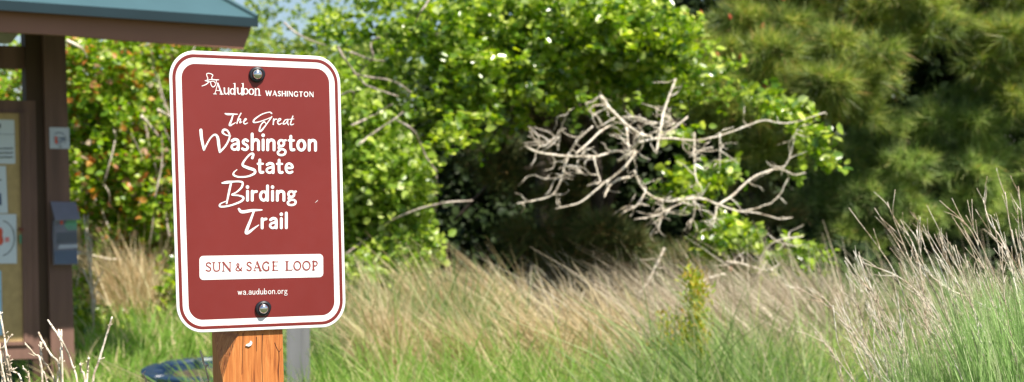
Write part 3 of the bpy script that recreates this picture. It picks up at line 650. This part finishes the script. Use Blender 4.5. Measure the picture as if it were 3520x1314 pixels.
# ------------------------------------------------------------------ green shrub right of the sign
t = empty('green_shrub', base_at(1350, 8.1), 'dense mid green shrub directly right of the sign under bare grey twigs', 'shrub')
stems(t, 'trunk', M['bark'], [[(1380, 1080), (1360, 850), (1300, 560)], [(1400, 1080), (1480, 800), (1500, 600)], [(1340, 1080), (1250, 850), (1210, 600)]], 8.2, (.022, .008))
foliage('foliage', [(1260, 480, 8.0, 140, 170, .45, 5200), (1350, 620, 7.8, 130, 160, .4, 4200), (1240, 740, 8.0, 130, 170, .45, 5200), (1390, 850, 7.8, 110, 110, .35, 2400), (1300, 930, 7.7, 130, 90, .35, 3000), (1100, 700, 8.2, 160, 260, .4, 2600), (1230, 300, 8.4, 120, 90, .4, 1500)], .055, M['leaf_mid'], t, aspect=.75)
r5 = lambda pl: [(850 + x / 1.924, y / 1.924) for x, y in pl]
stems(t, 'dead_branch', M['bark'], [r5(a) for a in ([(245, 150), (320, 215), (430, 270), (520, 300)], [(680, 345), (770, 375), (830, 395), (905, 405)], [(870, 250), (825, 275), (820, 330), (830, 390), (740, 480)], [(710, 490), (800, 510), (900, 525), (1000, 555), (1080, 610)],
    [(740, 955), (850, 870), (970, 790), (1030, 740)], [(690, 830), (850, 760), (960, 690)], [(600, 640), (690, 600), (695, 660)], [(1200, 0), (1160, 70), (1110, 150)])], 7.5, (.007, .004), .15)
stems(t, 'dead_branch', M['bark'], [r5([(600, 310), (640, 390), (700, 470), (780, 560), (900, 610), (1000, 640)]), [(1355, 408), (1421, 450), (1445, 500), (1469, 547), (1503, 594)], [(1189, 874), (1290, 800), (1366, 751), (1503, 704), (1626, 690)]], 7.5, (.007, .005), .15)

# ------------------------------------------------------------------ leafy tree over the centre
t = empty('leafy_tree', base_at(2050, 9.0), 'bright yellow green leafy tree arching over the bare grey branches', 'tree')
stems(t, 'trunk', M['bark_dark'], [[(2060, 1120), (2050, 800), (2040, 520), (1980, 200), (1900, -200)], [(2050, 760), (2200, 420), (2260, 100), (2300, -300)], [(2045, 560), (1800, 330), (1600, 180), (1400, 60)], [(2000, 400), (1850, 150), (1750, -100)]], 9.3, (.06, .02))
can = []
for x, y, rx, ry, n in ((1520, 90, 150, 110, 2600), (1700, 60, 200, 120, 4600), (1960, 70, 220, 130, 5200), (2200, 110, 190, 130, 4200), (1620, 240, 170, 110, 3400), (1850, 230, 190, 110, 4400), (2080, 220, 190, 100, 4200), (2290, 240, 130, 90, 2200),
        (1740, 330, 120, 70, 1500), (1520, 330, 110, 80, 1000), (1900, 320, 130, 40, 700), (1370, 130, 110, 70, 800), (2380, 300, 60, 60, 450), (2230, 320, 110, 50, 500), (1610, 400, 90, 50, 500), (1780, 400, 40, 40, 120)):
    can.append((x, y, 8.2 + rng.uniform(-.2, .5), rx, ry, .5, n))
for x, y, D_, n in ((1500, -120, 8.4, 1500), (1850, -120, 8.4, 2200), (2200, -120, 8.4, 2000)): can.append((x, y, D_, 260, 120, .5, n))
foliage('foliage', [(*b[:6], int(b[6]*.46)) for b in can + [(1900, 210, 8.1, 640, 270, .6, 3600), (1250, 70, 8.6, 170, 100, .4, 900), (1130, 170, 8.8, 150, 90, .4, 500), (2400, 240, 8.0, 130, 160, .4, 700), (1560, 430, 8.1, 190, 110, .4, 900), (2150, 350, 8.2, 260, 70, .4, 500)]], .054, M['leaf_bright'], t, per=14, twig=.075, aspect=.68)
low = [(2360, 470, 40, 40, 130), (2400, 610, 110, 60, 620), (2340, 660, 70, 60, 320), (2500, 600, 60, 30, 180), (2620, 340, 70, 40, 260), (2700, 380, 90, 40, 300), (2760, 450, 90, 60, 260), (2820, 500, 60, 70, 260), (2850, 560, 40, 50, 120), (2480, 780, 90, 60, 520), (2430, 850, 60, 50, 320), (2550, 830, 70, 60, 260),
       (2700, 890, 90, 40, 380), (2780, 880, 60, 50, 320), (2750, 930, 60, 30, 160), (1560, 450, 70, 50, 300), (2630, 940, 40, 30, 60), (2740, 590, 25, 20, 40)]
foliage('leaf_spray', [(x, y, 7.35, rx * .9, ry * .9, .2, int(n * .42)) for x, y, rx, ry, n in low], .058, M['leaf_bright'], t, per=7, twig=.08, aspect=.7)

# ------------------------------------------------------------------ dead branches
t = empty('dead_shrub', base_at(2200, 7.6), 'tangle of bare twisted silver grey branches under the leafy tree', 'dead shrub')
r4 = lambda pl: [(1750 + x / 1.3745, 500 + y / 1.3745) for x, y in pl]; r3 = lambda pl: [(1750 + x / 2.673, 200 + y / 2.673) for x, y in pl]
DB = [(r4([(85, 10), (130, 30), (200, 42), (290, 50), (380, 48), (430, 40), (500, 25), (590, 30)]), 10, 12), (r4([(285, 45), (260, 100), (235, 180), (200, 235), (120, 260), (35, 275)]), 11, 7), (r4([(600, 30), (540, 110), (440, 190), (330, 270), (218, 300)]), 13, 6),
  (r4([(575, 150), (520, 160), (470, 200), (450, 245)]), 11, 8), (r4([(590, 118), (620, 190), (680, 245), (760, 270), (830, 255), (870, 240)]), 12, 12), (r4([(830, 258), (900, 250), (990, 280), (1080, 310), (1180, 325), (1280, 348), (1340, 340)]), 11, 5),
  (r4([(990, 280), (1060, 235), (1130, 170), (1200, 130), (1260, 112), (1300, 115), (1350, 140), (1400, 130)]), 13, 5), ([(2690, 582), (2715, 545), (2725, 500), (2740, 445)], 5, 3), (r4([(1080, 310), (1170, 300), (1240, 275), (1285, 235), (1300, 190)]), 9, 5),
  (r4([(640, 230), (600, 290), (530, 325)]), 9, 6), (r4([(725, 260), (720, 330), (700, 410)]), 8, 5), (r4([(870, 240), (875, 300), (850, 400)]), 10, 7), (r4([(820, 270), (760, 300), (700, 325), (590, 350)]), 8, 5), (r4([(980, 290), (970, 340), (960, 385)]), 9, 6),
  (r4([(1390, 430), (1300, 445), (1240, 475), (1190, 540), (1170, 570)]), 5, 9), (r4([(1025, 548), (1100, 562), (1190, 585), (1270, 590)]), 11, 7), (r4([(1190, 590), (1130, 680), (1060, 800), (990, 860), (915, 895)]), 12, 7), (r4([(820, 720), (860, 670), (930, 625), (1020, 605)]), 11, 9),
  (r4([(735, 485), (700, 560), (660, 640), (610, 705)]), 14, 7), (r4([(875, -60), (880, 80), (885, 160), (900, 190)]), 8, 6), (r4([(998, -60), (995, 110)]), 6, 5), (r4([(1260, 630), (1230, 690), (1220, 740)]), 9, 8), (r4([(1350, 665), (1340, 760)]), 11, 10),
  (r4([(120, 140), (180, 160), (250, 140), (270, 80)]), 5, 5), (r4([(325, 70), (325, 110), (350, 130)]), 6, 5), (r4([(400, 55), (410, 100), (425, 150), (415, 185)]), 7, 5),
  (r3([(840, 350), (900, 450), (960, 520), (1050, 600), (1120, 640)]), 24, 13), (r3([(1050, 600), (1120, 640), (1230, 690), (1310, 720)]), 12, 12), ([(2195, 490), (2255, 477), (2320, 476), (2391, 481), (2460, 472), (2528, 456), (2624, 421), (2680, 426), (2733, 422), (2835, 387)], 12, 5),
  (r3([(1640, 540), (1540, 620), (1420, 700), (1330, 740)]), 9, 9), (r3([(1530, 190), (1480, 350), (1430, 500), (1400, 640), (1350, 880)]), 9, 12), (r3([(920, 625), (840, 670), (740, 770), (610, 880)]), 10, 9), (r3([(770, 625), (650, 730), (590, 800), (540, 880), (490, 960)]), 9, 9),
  (r3([(540, 500), (490, 590), (460, 690), (450, 830)]), 6, 6), (r3([(1220, 690), (1160, 820), (1100, 880), (1000, 950)]), 17, 13), (r3([(1080, 640), (1090, 780), (1110, 870)]), 11, 12), (r3([(1040, 540), (1160, 545), (1290, 570), (1420, 610)]), 7, 7), (r3([(1340, 450), (1420, 510), (1520, 600)]), 6, 7),
  (r3([(700, 420), (740, 470), (770, 530)]), 5, 5), (r3([(1870, 820), (1780, 835), (1700, 860), (1640, 880)]), 7, 4), (r3([(250, 800), (330, 800), (420, 730)]), 5, 5)]
for pl, a, b in DB:
    D0 = 6.95 + rng.uniform(-.12, .2); m = MB(); dd = np.linspace(0, rng.uniform(-.2, .2), len(pl))
    m.tube([P(x, y, D0 + d) for (x, y), d in zip(pl, dd)], a * .33 * 7.2 / F, b * .29 * 7.2 / F, 7, seg=6, jit=.004); m.build('branch', M['deadwood'], t, True)
# fine twigs
m = MB()
for k in range(280):
    pl, a, b = DB[rng.integers(len(DB))]; c_ = cr(pl, 4); q0 = c_[rng.integers(len(c_))]; an = rng.uniform(0, 2 * math.pi); L = rng.uniform(25, 100)
    pts = [q0]; 
    for j in range(3): an += rng.normal(0, .45); pts.append(pts[-1] + L / 3 * np.array([math.cos(an), math.sin(an) * .8]))
    D0 = 6.95 + rng.uniform(-.2, .3); m.tube([P(x, y, D0 + rng.uniform(-.04, .04)) for x, y in pts], .0030, .0012, 4, seg=3)
tw = m.build('fine_twigs', M['deadwood'], t, True); tw['kind'] = 'stuff'

# ------------------------------------------------------------------ pines
def pine(x, D, label, trunk, boughs, mat, cones=(), per=52, ln=.15, wd=.0055, limbs=()):
    t = empty('pine_tree', base_at(x, D), label, 'pine tree', 'pines behind the grass')
    stems(t, 'trunk', M['bark_dark'], [trunk], D + .5, (.11, .05), .1)
    for l in limbs: stems(t, 'limb', M['bark_dark'], [l], D + .2, (.03, .012), .15)
    pine_foliage('needles', boughs, mat, t, per, ln, wd)
    for (cx, cy) in cones:
        c = P(cx, cy, D - .75); V = []; Fs = []
        prof = [(.002, .0), (.010, .006), (.014, .018), (.011, .034), (.004, .046), (.0005, .052)]; ax = np.array([rng.normal(0, .4), -.3, 1]); ax /= np.linalg.norm(ax); e_ = np.cross(ax, [0, 1, .1]); e_ /= np.linalg.norm(e_); f_ = np.cross(ax, e_)
        for r_, h in prof:
            for j in range(8): a = j * math.pi / 4 + h * 40; V.append(c + ax * h * .9 + (e_ * math.cos(a) + f_ * math.sin(a)) * r_ * (1.25 if j % 2 else .9) * .85)
        Fs = [(k * 8 + j, k * 8 + (j + 1) % 8, k * 8 + 8 + (j + 1) % 8, k * 8 + 8 + j) for k in range(5) for j in range(8)]
        mesh('bud', V, Fs, M['cone'], t)
    return t
B1 = [(2480, 160, 9.3, 170, 110, .4, 620), (2700, 240, 9.0, 190, 90, .4, 640), (2560, 340, 9.0, 150, 90, .35, 460), (2800, 120, 9.4, 200, 80, .4, 560), (2940, 220, 9.1, 110, 80, .4, 320), (2850, 370, 9.2, 180, 80, .35, 420), (2550, -20, 9.5, 260, 80, .4, 620), (2900, -20, 9.6, 260, 70, .4, 560), (2680, 480, 9.6, 130, 70, .3, 220), (3130, 60, 9.6, 150, 70, .4, 300)]
pine(2650, 9.6, 'olive green pine with red brown buds to the right of the leafy tree', [(2620, 1120), (2610, 700), (2600, 300), (2590, -300)], B1, M['needle'],
     [(2411, 55), (2692, 4), (2645, 170), (2662, 195), (2468, 198), (2540, 205), (2600, 240), (2742, 232), (2755, 260), (2625, 310), (2617, 100), (2355, 55), (2510, 68), (2620, 152), (2570, 245), (2700, 140)], limbs=([(2605, 330), (2700, 290), (2850, 300), (3000, 260)], [(2600, 60), (2750, 90), (2900, 120)], [(2600, 420), (2500, 380), (2440, 390)]))
B2 = [(3400, 330, 10.4, 170, 110, .4, 620), (3260, 470, 10.2, 170, 110, .4, 560), (3450, 560, 10.2, 160, 130, .4, 620), (3040, 500, 10.3, 120, 80, .35, 340), (3180, 640, 10.0, 190, 110, .4, 560), (2960, 600, 10.2, 140, 90, .35, 380), (3400, 760, 10.0, 190, 100, .4, 560), (3020, 740, 10.1, 150, 80, .35, 360), (3550, 420, 10.2, 120, 250, .5, 500), (2960, 840, 10.2, 120, 50, .3, 200), (2840, 700, 10.3, 90, 80, .3, 220)]
pine(3300, 10.6, 'broad bluish green pine filling the right edge behind the dry stems', [(3330, 1120), (3330, 800), (3340, 500), (3350, 300)], B2, M['needle_blue'], limbs=([(3330, 560), (3200, 520), (3050, 540)], [(3330, 760), (3150, 720), (2950, 740)]))
B3 = [(3350, 60, 9.9, 220, 90, .4, 620), (3500, 180, 9.8, 130, 90, .4, 340), (3180, 20, 10.2, 120, 50, .4, 200), (3400, -150, 9.9, 350, 100, .5, 500), (3560, 300, 10, 80, 120, .4, 200)]
pine(3600, 10.2, 'yellowish green pine boughs hanging in from the upper right corner', [(3640, 1120), (3640, 600), (3650, 100), (3650, -400)], B3, M['needle'], limbs=([(3640, 120), (3450, 110), (3250, 80)],))
B4 = [(1900, 620, 9.6, 150, 80, .3, 260), (2080, 900, 9.0, 130, 70, .3, 240), (1950, 840, 9.3, 150, 80, .3, 240), (1760, 560, 9.5, 130, 70, .3, 200), (2180, 840, 9.0, 120, 80, .3, 220), (2340, 960, 8.8, 140, 60, .3, 220), (2620, 720, 9.6, 120, 60, .3, 160), (2560, 980, 9.2, 100, 50, .3, 140), (1980, 400, 9.4, 220, 60, .3, 260)]
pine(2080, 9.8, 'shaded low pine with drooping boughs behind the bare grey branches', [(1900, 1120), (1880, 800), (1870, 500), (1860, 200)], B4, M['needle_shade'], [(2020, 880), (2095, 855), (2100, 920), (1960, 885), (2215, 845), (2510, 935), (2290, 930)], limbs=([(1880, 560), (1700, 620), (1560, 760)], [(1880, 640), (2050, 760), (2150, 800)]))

# ------------------------------------------------------------------ background trees
def backtree(x, D, label, blobs, mat, size, aspect=.8, trunk=None):
    t = empty('background_tree', base_at(x, D), label, 'tree', 'trees behind the shrubs')
    stems(t, 'trunk', M['bark_dark'], [trunk or [(x, 1100), (x + 20, 700), (x, 300)]], D + .2, (.10, .05), .1)
    foliage('crown', blobs, size, mat, t, per=12, twig=.2, aspect=aspect)
backtree(1800, 11.6, 'evergreen tree with leaf colour darkened for shade, behind the bare branches', [(1800, 500, 12, 420, 420, .9, 9000), (2250, 600, 12, 420, 450, .9, 10000), (1850, 900, 11.4, 450, 200, .7, 5000), (2300, 900, 11.4, 400, 200, .7, 5000), (2050, 200, 12, 500, 350, .9, 6000)], M['leaf_shade'], .09)
backtree(2950, 12.4, 'evergreen tree with leaf colour darkened for shade, in the gaps between the right pines', [(2800, 500, 12.6, 450, 500, .9, 9000), (3250, 500, 12.6, 450, 500, .9, 9000), (3000, 950, 12, 700, 150, .7, 5000), (3000, 0, 12.6, 800, 300, .9, 9000), (3600, 600, 12.6, 250, 600, .9, 5000), (2850, 960, 9.6, 260, 80, .5, 1800), (3300, 960, 9.8, 300, 80, .5, 1800)], M['leaf_shade'], .10)
backtree(1050, 15, 'pale green airy tree against the sky behind the sign top', [(x, y, D, rx, ry, rd, int(n * .5)) for x, y, D, rx, ry, rd, n in ((1120, 40, 15, 170, 60, .6, 420), (1380, 20, 15, 120, 60, .6, 420), (950, 260, 15, 220, 170, .8, 3600), (1250, 260, 15, 260, 140, .8, 3600), (1050, 130, 15.2, 260, 90, .8, 800), (880, 70, 15.2, 90, 110, .6, 600), (1450, 250, 15, 220, 130, .8, 2200), (1650, 300, 15, 200, 200, .8, 2500), (1150, 500, 15, 420, 280, 1, 6500), (1500, 60, 15, 200, 60, .8, 250))], M['leaf_far'], .07)
backtree(350, 14, 'mid green tree behind the orange tinged shrub and kiosk', [(150, 520, 14, 420, 300, .9, 2600), (600, 520, 14, 380, 300, .9, 2600), (400, 850, 13.5, 500, 180, .8, 4500), (900, 850, 13.5, 400, 200, .8, 3500)], M['leaf_far'], .085)

# ------------------------------------------------------------------ grasses
def scatter(n, x0, x1, d0, d1):
    D = rng.uniform(d0, d1, n); x = rng.uniform(x0, x1, n); X = (x - 1760) / F * D; return np.stack([X, D, ground(X, D)], 1)
def clumped(n, nc, x0, x1, d0, d1, r):
    c = scatter(nc, x0, x1, d0, d1); k = rng.integers(nc, size=n); p = c[k].copy(); off = rng.normal(0, r, (n, 2)); p[:, :2] += off; p[:, 2] = ground(p[:, 0], p[:, 1]); return p, k, off
def grassbed(name, n, x0, x1, d0, d1, h, wd, lean, mat, label, nc=None, r=.08, hv=.3, spread=.22):
    if nc: p, k, off = clumped(n, nc, x0, x1, d0, d1, r); hk = rng.uniform(.5, 1.4, nc)[k]; lk = rng.normal(0, .18, nc)[k]
    else: p = scatter(n, x0, x1, d0, d1); hk = 1; lk = 0; off = np.zeros((n, 2))
    d = np.stack([rng.normal(lean * .5, spread, n) + off[:, 0] * 1.5, rng.normal(0, spread, n), np.ones(n)], 1); d /= np.linalg.norm(d, axis=1)[:, None]
    bend = np.stack([rng.normal(lean, .22, n) + lk, rng.normal(0, .15, n), -abs(rng.normal(.06, .08, n))], 1)
    L = h * np.clip(rng.normal(1, hv, n), .3, 1.6) * hk
    V, Fq = ribbons(p, d, L, wd * rng.uniform(.4, 1.9, n), bend); o = mesh(name, V, Fq, mat); return tag(o, label, 'grass', kind='stuff')
grassbed('green_grass', 24000, 930, 3700, 4.3, 5.9, .34, .007, -.12, M['grass'], 'lush green grass across the foreground', 400, .14, spread=.15)
grassbed('green_grass', 3000, 240, 960, 7.0, 8.8, .15, .009, -.05, M['grass'], 'short soft grass under the leafy bush beside the kiosk', 90, .12)
grassbed('green_grass', 2200, 120, 500, 5.6, 7.0, .13, .009, -.05, M['grass'], 'sparse short grass at the foot of the kiosk post', 50, .1)
grassbed('blue_grass', 3500, 1150, 1700, 6.2, 6.9, .36, .007, -.05, M['grass_blue'], 'dark blue green grass right of the sign', 50, .12, spread=.12)
grassbed('blue_grass', 3500, 2300, 2900, 4.6, 5.6, .46, .007, -.15, M['grass_blue'], 'blue green grass below the bare branches', 50, .1, spread=.12)
grassbed('dry_grass', 8000, 1180, 2500, 5.9, 7.2, .35, .008, -.26, M['grass_dry'], 'tan dry bunch grass leaning left above the green grass', 30, .040, spread=.09)
grassbed('dry_grass', 420, 1250, 2600, 5.9, 6.9, .38, .010, -.2, M['grass_dry'], 'scattered taller tan seed stalks above the bunch grass', 40, .04, spread=.08)
grassbed('dry_grass', 5200, 2250, 3050, 5.6, 7.0, .40, .007, -.25, M['grass_grey'], 'pinkish grey dry grass beneath the bare branches', 30, .06, spread=.09)
grassbed('dry_grass', 4200, 1200, 2600, 7.0, 8.8, .24, .007, -.2, M['grass_grey'], 'low grey litter of dry grass along the foot of the shrubs', 120, .08)
grassbed('dry_grass', 1600, 300, 520, 7.9, 8.3, .34, .007, -.05, M['grass_dry'], 'pale straw tuft at the foot of the orange tinged shrub', 10, .08)
grassbed('green_grass', 6000, 2700, 3800, 6.0, 7.6, .34, .008, -.12, M['grass_blue'], 'soft grey green grass behind the dry sage stems', 110, .1, spread=.14)
grassbed('dry_grass', 2600, 2700, 3800, 6.4, 7.8, .34, .007, -.2, M['grass_grey'], 'grey dry grass behind the dry sage stems', 50, .06)
grassbed('dry_grass', 3000, 200, 700, 8.6, 10.5, .7, .006, -.05, M['grass_dry'], 'pale dry grass seen below the orange tinged shrub', 40, .1)
grassbed('dry_grass', 1500, 1150, 1420, 7.4, 9.2, .30, .006, -.05, M['grass_dry'], 'straw coloured dry grass at the foot of the green shrub', 26, .1)

# ------------------------------------------------------------------ yellow green weed
t = empty('yellow_weed', base_at(2340, 5.6), 'yellow green leafy weed rising from the grass below the bare branches', 'weed')
ws = [[(2400, 1420), (2396, 1200), (2388, 1040), (2370, 930)], [(2410, 1420), (2412, 1200), (2400, 1060), (2392, 960)], [(2330, 1420), (2310, 1250), (2285, 1090)], [(2360, 1420), (2362, 1240), (2350, 1110)], [(2300, 1420), (2262, 1290), (2250, 1200)]]
stems(t, 'stem', M['goldenrod'], ws, 5.6, (.006, .002), .05)
C = []
for pl in ws:
    c_ = cr(pl, 14)
    for (x, y) in c_: C.append(P(x, y, 5.6) + rng.normal(0, 1, (12, 3)) * np.array([.026, .03, .02]))
V, Fq = leaves(np.concatenate(C), .030, aspect=.28, Dn=np.array([0, 0, .9])); mesh('foliage', V, Fq, M['goldenrod'], t)

# ------------------------------------------------------------------ dry stemmed sage shrubs, right foreground
def branchy(mb, pts, r0, r1, nb, lb, D):
    mb.tube([P(x, y, d) for (x, y), d in zip(pts, D)], r0, r1, 5, seg=5, jit=.0012)
    c_ = cr([(x, y, d) for (x, y), d in zip(pts, D)], 8)
    for k in range(nb):
        i_ = rng.integers(int(len(c_) * .25), len(c_) - 1); q0 = c_[i_]; tv = c_[i_ + 1] - c_[i_]; tv[:2] /= np.linalg.norm(tv[:2]) + 1e-9
        an = math.atan2(tv[1], tv[0]) + rng.choice([-1, 1]) * rng.uniform(.12, .38); L = lb * rng.uniform(.4, 1.2); p_ = [q0]
        for j in range(3): an += rng.normal(0, .08) ; p_.append(p_[-1] + np.array([math.cos(an) * L / 3, math.sin(an) * L / 3, rng.uniform(-.01, .01)]))
        mb.tube([P(*p) for p in p_], r1 * 1.1, r1 * .5, 4, seg=2)
def sage(x, D, label, main, nfill, xr, tops, ngreen, hg, lean=-.30):
    t = empty('sage_shrub', base_at(x, D), label, 'shrub', 'dry stemmed shrubs in the right foreground')
    m = MB()
    for pl in main: branchy(m, pl, .0019, .0009, 7, 90, np.linspace(D, D + rng.uniform(-.12, .2), len(pl)))
    for k in range(nfill):
        xb = rng.uniform(*xr); yb_ = 1500; top = rng.uniform(*tops); H_ = yb_ - top; le = lean * rng.uniform(.35, 1.5) + (xb - np.mean(xr)) / 2500
        pl = [(xb, yb_), (xb + le * H_ * .25 + rng.normal(0, 10), yb_ - H_ * .35), (xb + le * H_ * .6 + rng.normal(0, 14), yb_ - H_ * .7), (xb + le * H_, top)]
        D0 = D + rng.uniform(-.2, .35); branchy(m, pl, rng.uniform(.0010, .0016), .0007, 5, 75, [D0] * 4)
    o = m.build('dry_stems', M['stem_dry'], t, True); o['kind'] = 'stuff'
    # green wiry shoots low down
    xb = rng.uniform(xr[0] + 20, xr[1] + 60, ngreen); D0 = D + rng.uniform(-.25, .45, ngreen); b = np.array([P(a, 1500, d) for a, d in zip(xb, D0)])
    d = np.stack([rng.normal(-.12, .12, ngreen), rng.normal(0, .1, ngreen), np.ones(ngreen)], 1); d /= np.linalg.norm(d, axis=1)[:, None]
    V, Fq = ribbons(b, d, hg * rng.uniform(.45, 1.1, ngreen), .0022 * rng.uniform(.6, 1.3, ngreen), np.stack([rng.normal(-.10, .1, ngreen), rng.normal(0, .05, ngreen), np.zeros(ngreen)], 1), 5)
    mesh('green_shoots', V, Fq, M['sage_green'], t)['kind'] = 'stuff'
sage(3400, 2.7, 'tallest dry stemmed sage shrub with dense green shoots at the far right edge', [[(3560, 1500), (3480, 1100), (3380, 860), (3320, 740)], [(3640, 1500), (3560, 1100), (3480, 820), (3455, 660)], [(3520, 1500), (3400, 1000), (3340, 800), (3230, 690)], [(3700, 1500), (3600, 1000), (3530, 860), (3500, 640)], [(3600, 1500), (3470, 900), (3400, 760), (3380, 680)], [(3620, 1300), (3420, 1080), (3250, 990), (3150, 900)]],
     75, (3330, 3760), (700, 1050), 3800, .33)
sage(3130, 2.9, 'middle dry stemmed sage shrub with long bleached stems leaning left', [[(3330, 1500), (3230, 1150), (3130, 900), (3050, 695)], [(3300, 1500), (3200, 1200), (3160, 900), (3095, 755)], [(3250, 1500), (3150, 1200), (3080, 950), (2918, 715)], [(3380, 1500), (3280, 1150), (3180, 940), (3150, 790)], [(3200, 1500), (3100, 1180), (2980, 980), (2905, 885)], [(3350, 1400), (3200, 1080), (3100, 960), (2960, 900)]],
     58, (3080, 3420), (860, 1120), 1800, .24)
sage(2880, 3.1, 'sparse dry stemmed sage shrub, leftmost of the foreground shrubs', [[(3110, 1500), (3000, 1250), (2880, 1080), (2740, 985)], [(3080, 1500), (2960, 1250), (2900, 1100), (2820, 1010)], [(3120, 1450), (3000, 1180), (2950, 1050), (2908, 940)], [(2960, 1500), (2900, 1330), (2860, 1200)], [(3060, 1500), (2920, 1290), (2800, 1140)]],
     18, (2960, 3180), (1020, 1220), 260, .12)

# ------------------------------------------------------------------ foreground weeds, lower left
def weed(label, D, lst, r=.0023):
    t = empty('dry_weed', [*P(lst[0][0][0], 1400, D)[:2], 0], label, 'weed', 'dry weeds in front of the kiosk')
    for pl in lst:
        m = MB(); pl2 = [(pl[0][0] + (pl[0][0] - pl[1][0]) * .6, 1480)] + pl; m.tube([P(x, y, D + rng.uniform(-.02, .02)) for x, y in pl2], r, r * .8, 6, seg=7, jit=.0012)
        c_ = cr(pl2, 10)
        for k in range(5):
            q_ = c_[rng.integers(4, len(c_))]; m.tube([P(*q_, D), P(q_[0] + rng.normal(0, 8), q_[1] - rng.uniform(5, 14), D)], r * .6, r * .3, 4, seg=1)
        m.build('stem', M['stem_dry'], t, True)
r2 = lambda pl: [(x / 2.3225, 900 + y / 2.3225) for x, y in pl]
weed('bleached knobbly dry weed at the lower left corner', 2.5, [r2([(95, 962), (70, 760), (50, 620), (0, 400)]), r2([(45, 962), (15, 800), (0, 650)]), r2([(75, 962), (35, 720), (65, 640), (100, 580)]), r2([(170, 950), (90, 860), (60, 740)]), r2([(230, 950), (205, 880), (185, 850)]), r2([(15, 962), (5, 900), (-10, 800)])])
weed('forked white dry weed in front of the kiosk post', 2.5, [r2([(380, 962), (340, 840), (325, 720), (335, 640)]), r2([(460, 950), (480, 800), (495, 660), (490, 540)]), r2([(610, 960), (560, 800), (490, 650), (430, 550), (382, 465)]), r2([(440, 950), (350, 770), (320, 640)]), r2([(480, 860), (400, 740), (340, 640), (308, 565)]), r2([(320, 830), (260, 740), (200, 655)]), r2([(495, 640), (475, 580), (470, 542)])])
weed('tan straight dry stalks right of the kiosk post', 2.7, [r2([(745, 962), (800, 780), (850, 600), (895, 440)]), r2([(690, 950), (700, 860), (708, 770)]), r2([(672, 940), (650, 870), (640, 815)])], .0028)
weed('thin pale dry stalk just left of the cedar post', 2.4, [[(724, 1400), (715, 1300), (700, 1245), (688, 1208)], [(508, 1380), (500, 1320), (490, 1284)]], .0022)
t = empty('dry_weed', base_at(300, 7.3), 'cluster of thin tan dry stalks just right of the kiosk post', 'weed')
for pl in ([(318, 1100), (312, 980), (300, 860), (288, 740)], [(320, 1100), (308, 960), (296, 840), (290, 760)], [(322, 1080), (316, 940), (308, 820), (302, 740)], [(330, 1060), (300, 960), (278, 920), (262, 990)], [(318, 1000), (340, 960), (356, 930)], [(312, 900), (314, 850), (312, 808)], [(322, 1150), (320, 1060), (330, 1000), (355, 1030)]):
    m = MB(); m.tube([P(x, y, 7.3 + rng.uniform(-.05, .05)) for x, y in pl], .005, .003, 5, seg=5, jit=.003); m.build('stem', M['stem_dry'], t, True)

# ------------------------------------------------------------------ grey post behind the sign
Dp = 5.4; a = P(985, 1080, Dp); b = P(1040, 1080, Dp); zt = a[2]
g = MB(); wv = b - a; dv = np.array([.02, wv[0], 0]); zg = float(ground(a[0], a[1])) - .1
g.prism([a, b, [b[0], b[1], zg], [a[0], a[1], zg]], dv)
o = g.build('grey_post', M['greywood'], loc=[a[0], a[1], zg + .1]); tag(o, 'short weathered grey wooden post standing in grass right behind the cedar post', 'post')
# ------------------------------------------------------------------ planter
c = P(745, 1262, 6.2); zg = float(ground(c[0], c[1])) - .03; Rp = 245 * 6.2 / F
t = empty('planter', [c[0], c[1], zg], 'black lobed plastic planter ring tinted with sky blue, low in the grass behind the cedar post', 'planter')
V = []; nn_ = 120
prof = [(.93, zg), (.97, c[2] - .035), (1.02, c[2] - .03), (1.03, c[2] - .006), (1.0, c[2]), (.86, c[2]), (.84, c[2] - .01), (.80, zg)]
for r_, z_ in prof:
    for j in range(nn_):
        a_ = 2 * math.pi * j / nn_; lob = 1 - .16 * max(0, .30 - abs(math.cos(a_ * 5 + .3))) / .30; V.append([c[0] + Rp * r_ * lob * math.cos(a_), c[1] + Rp * r_ * lob * math.sin(a_), z_])
mesh('ring', V, [(k * nn_ + j, k * nn_ + (j + 1) % nn_, (k + 1) * nn_ + (j + 1) % nn_, (k + 1) * nn_ + j) for k in range(len(prof) - 1) for j in range(nn_)], M['planter_sky'], t)
mesh('soil', [[c[0] + Rp * .82 * math.cos(2 * math.pi * j / 40), c[1] + Rp * .82 * math.sin(2 * math.pi * j / 40), c[2] - .05] for j in range(40)], [tuple(range(40))], M['soil'], t)
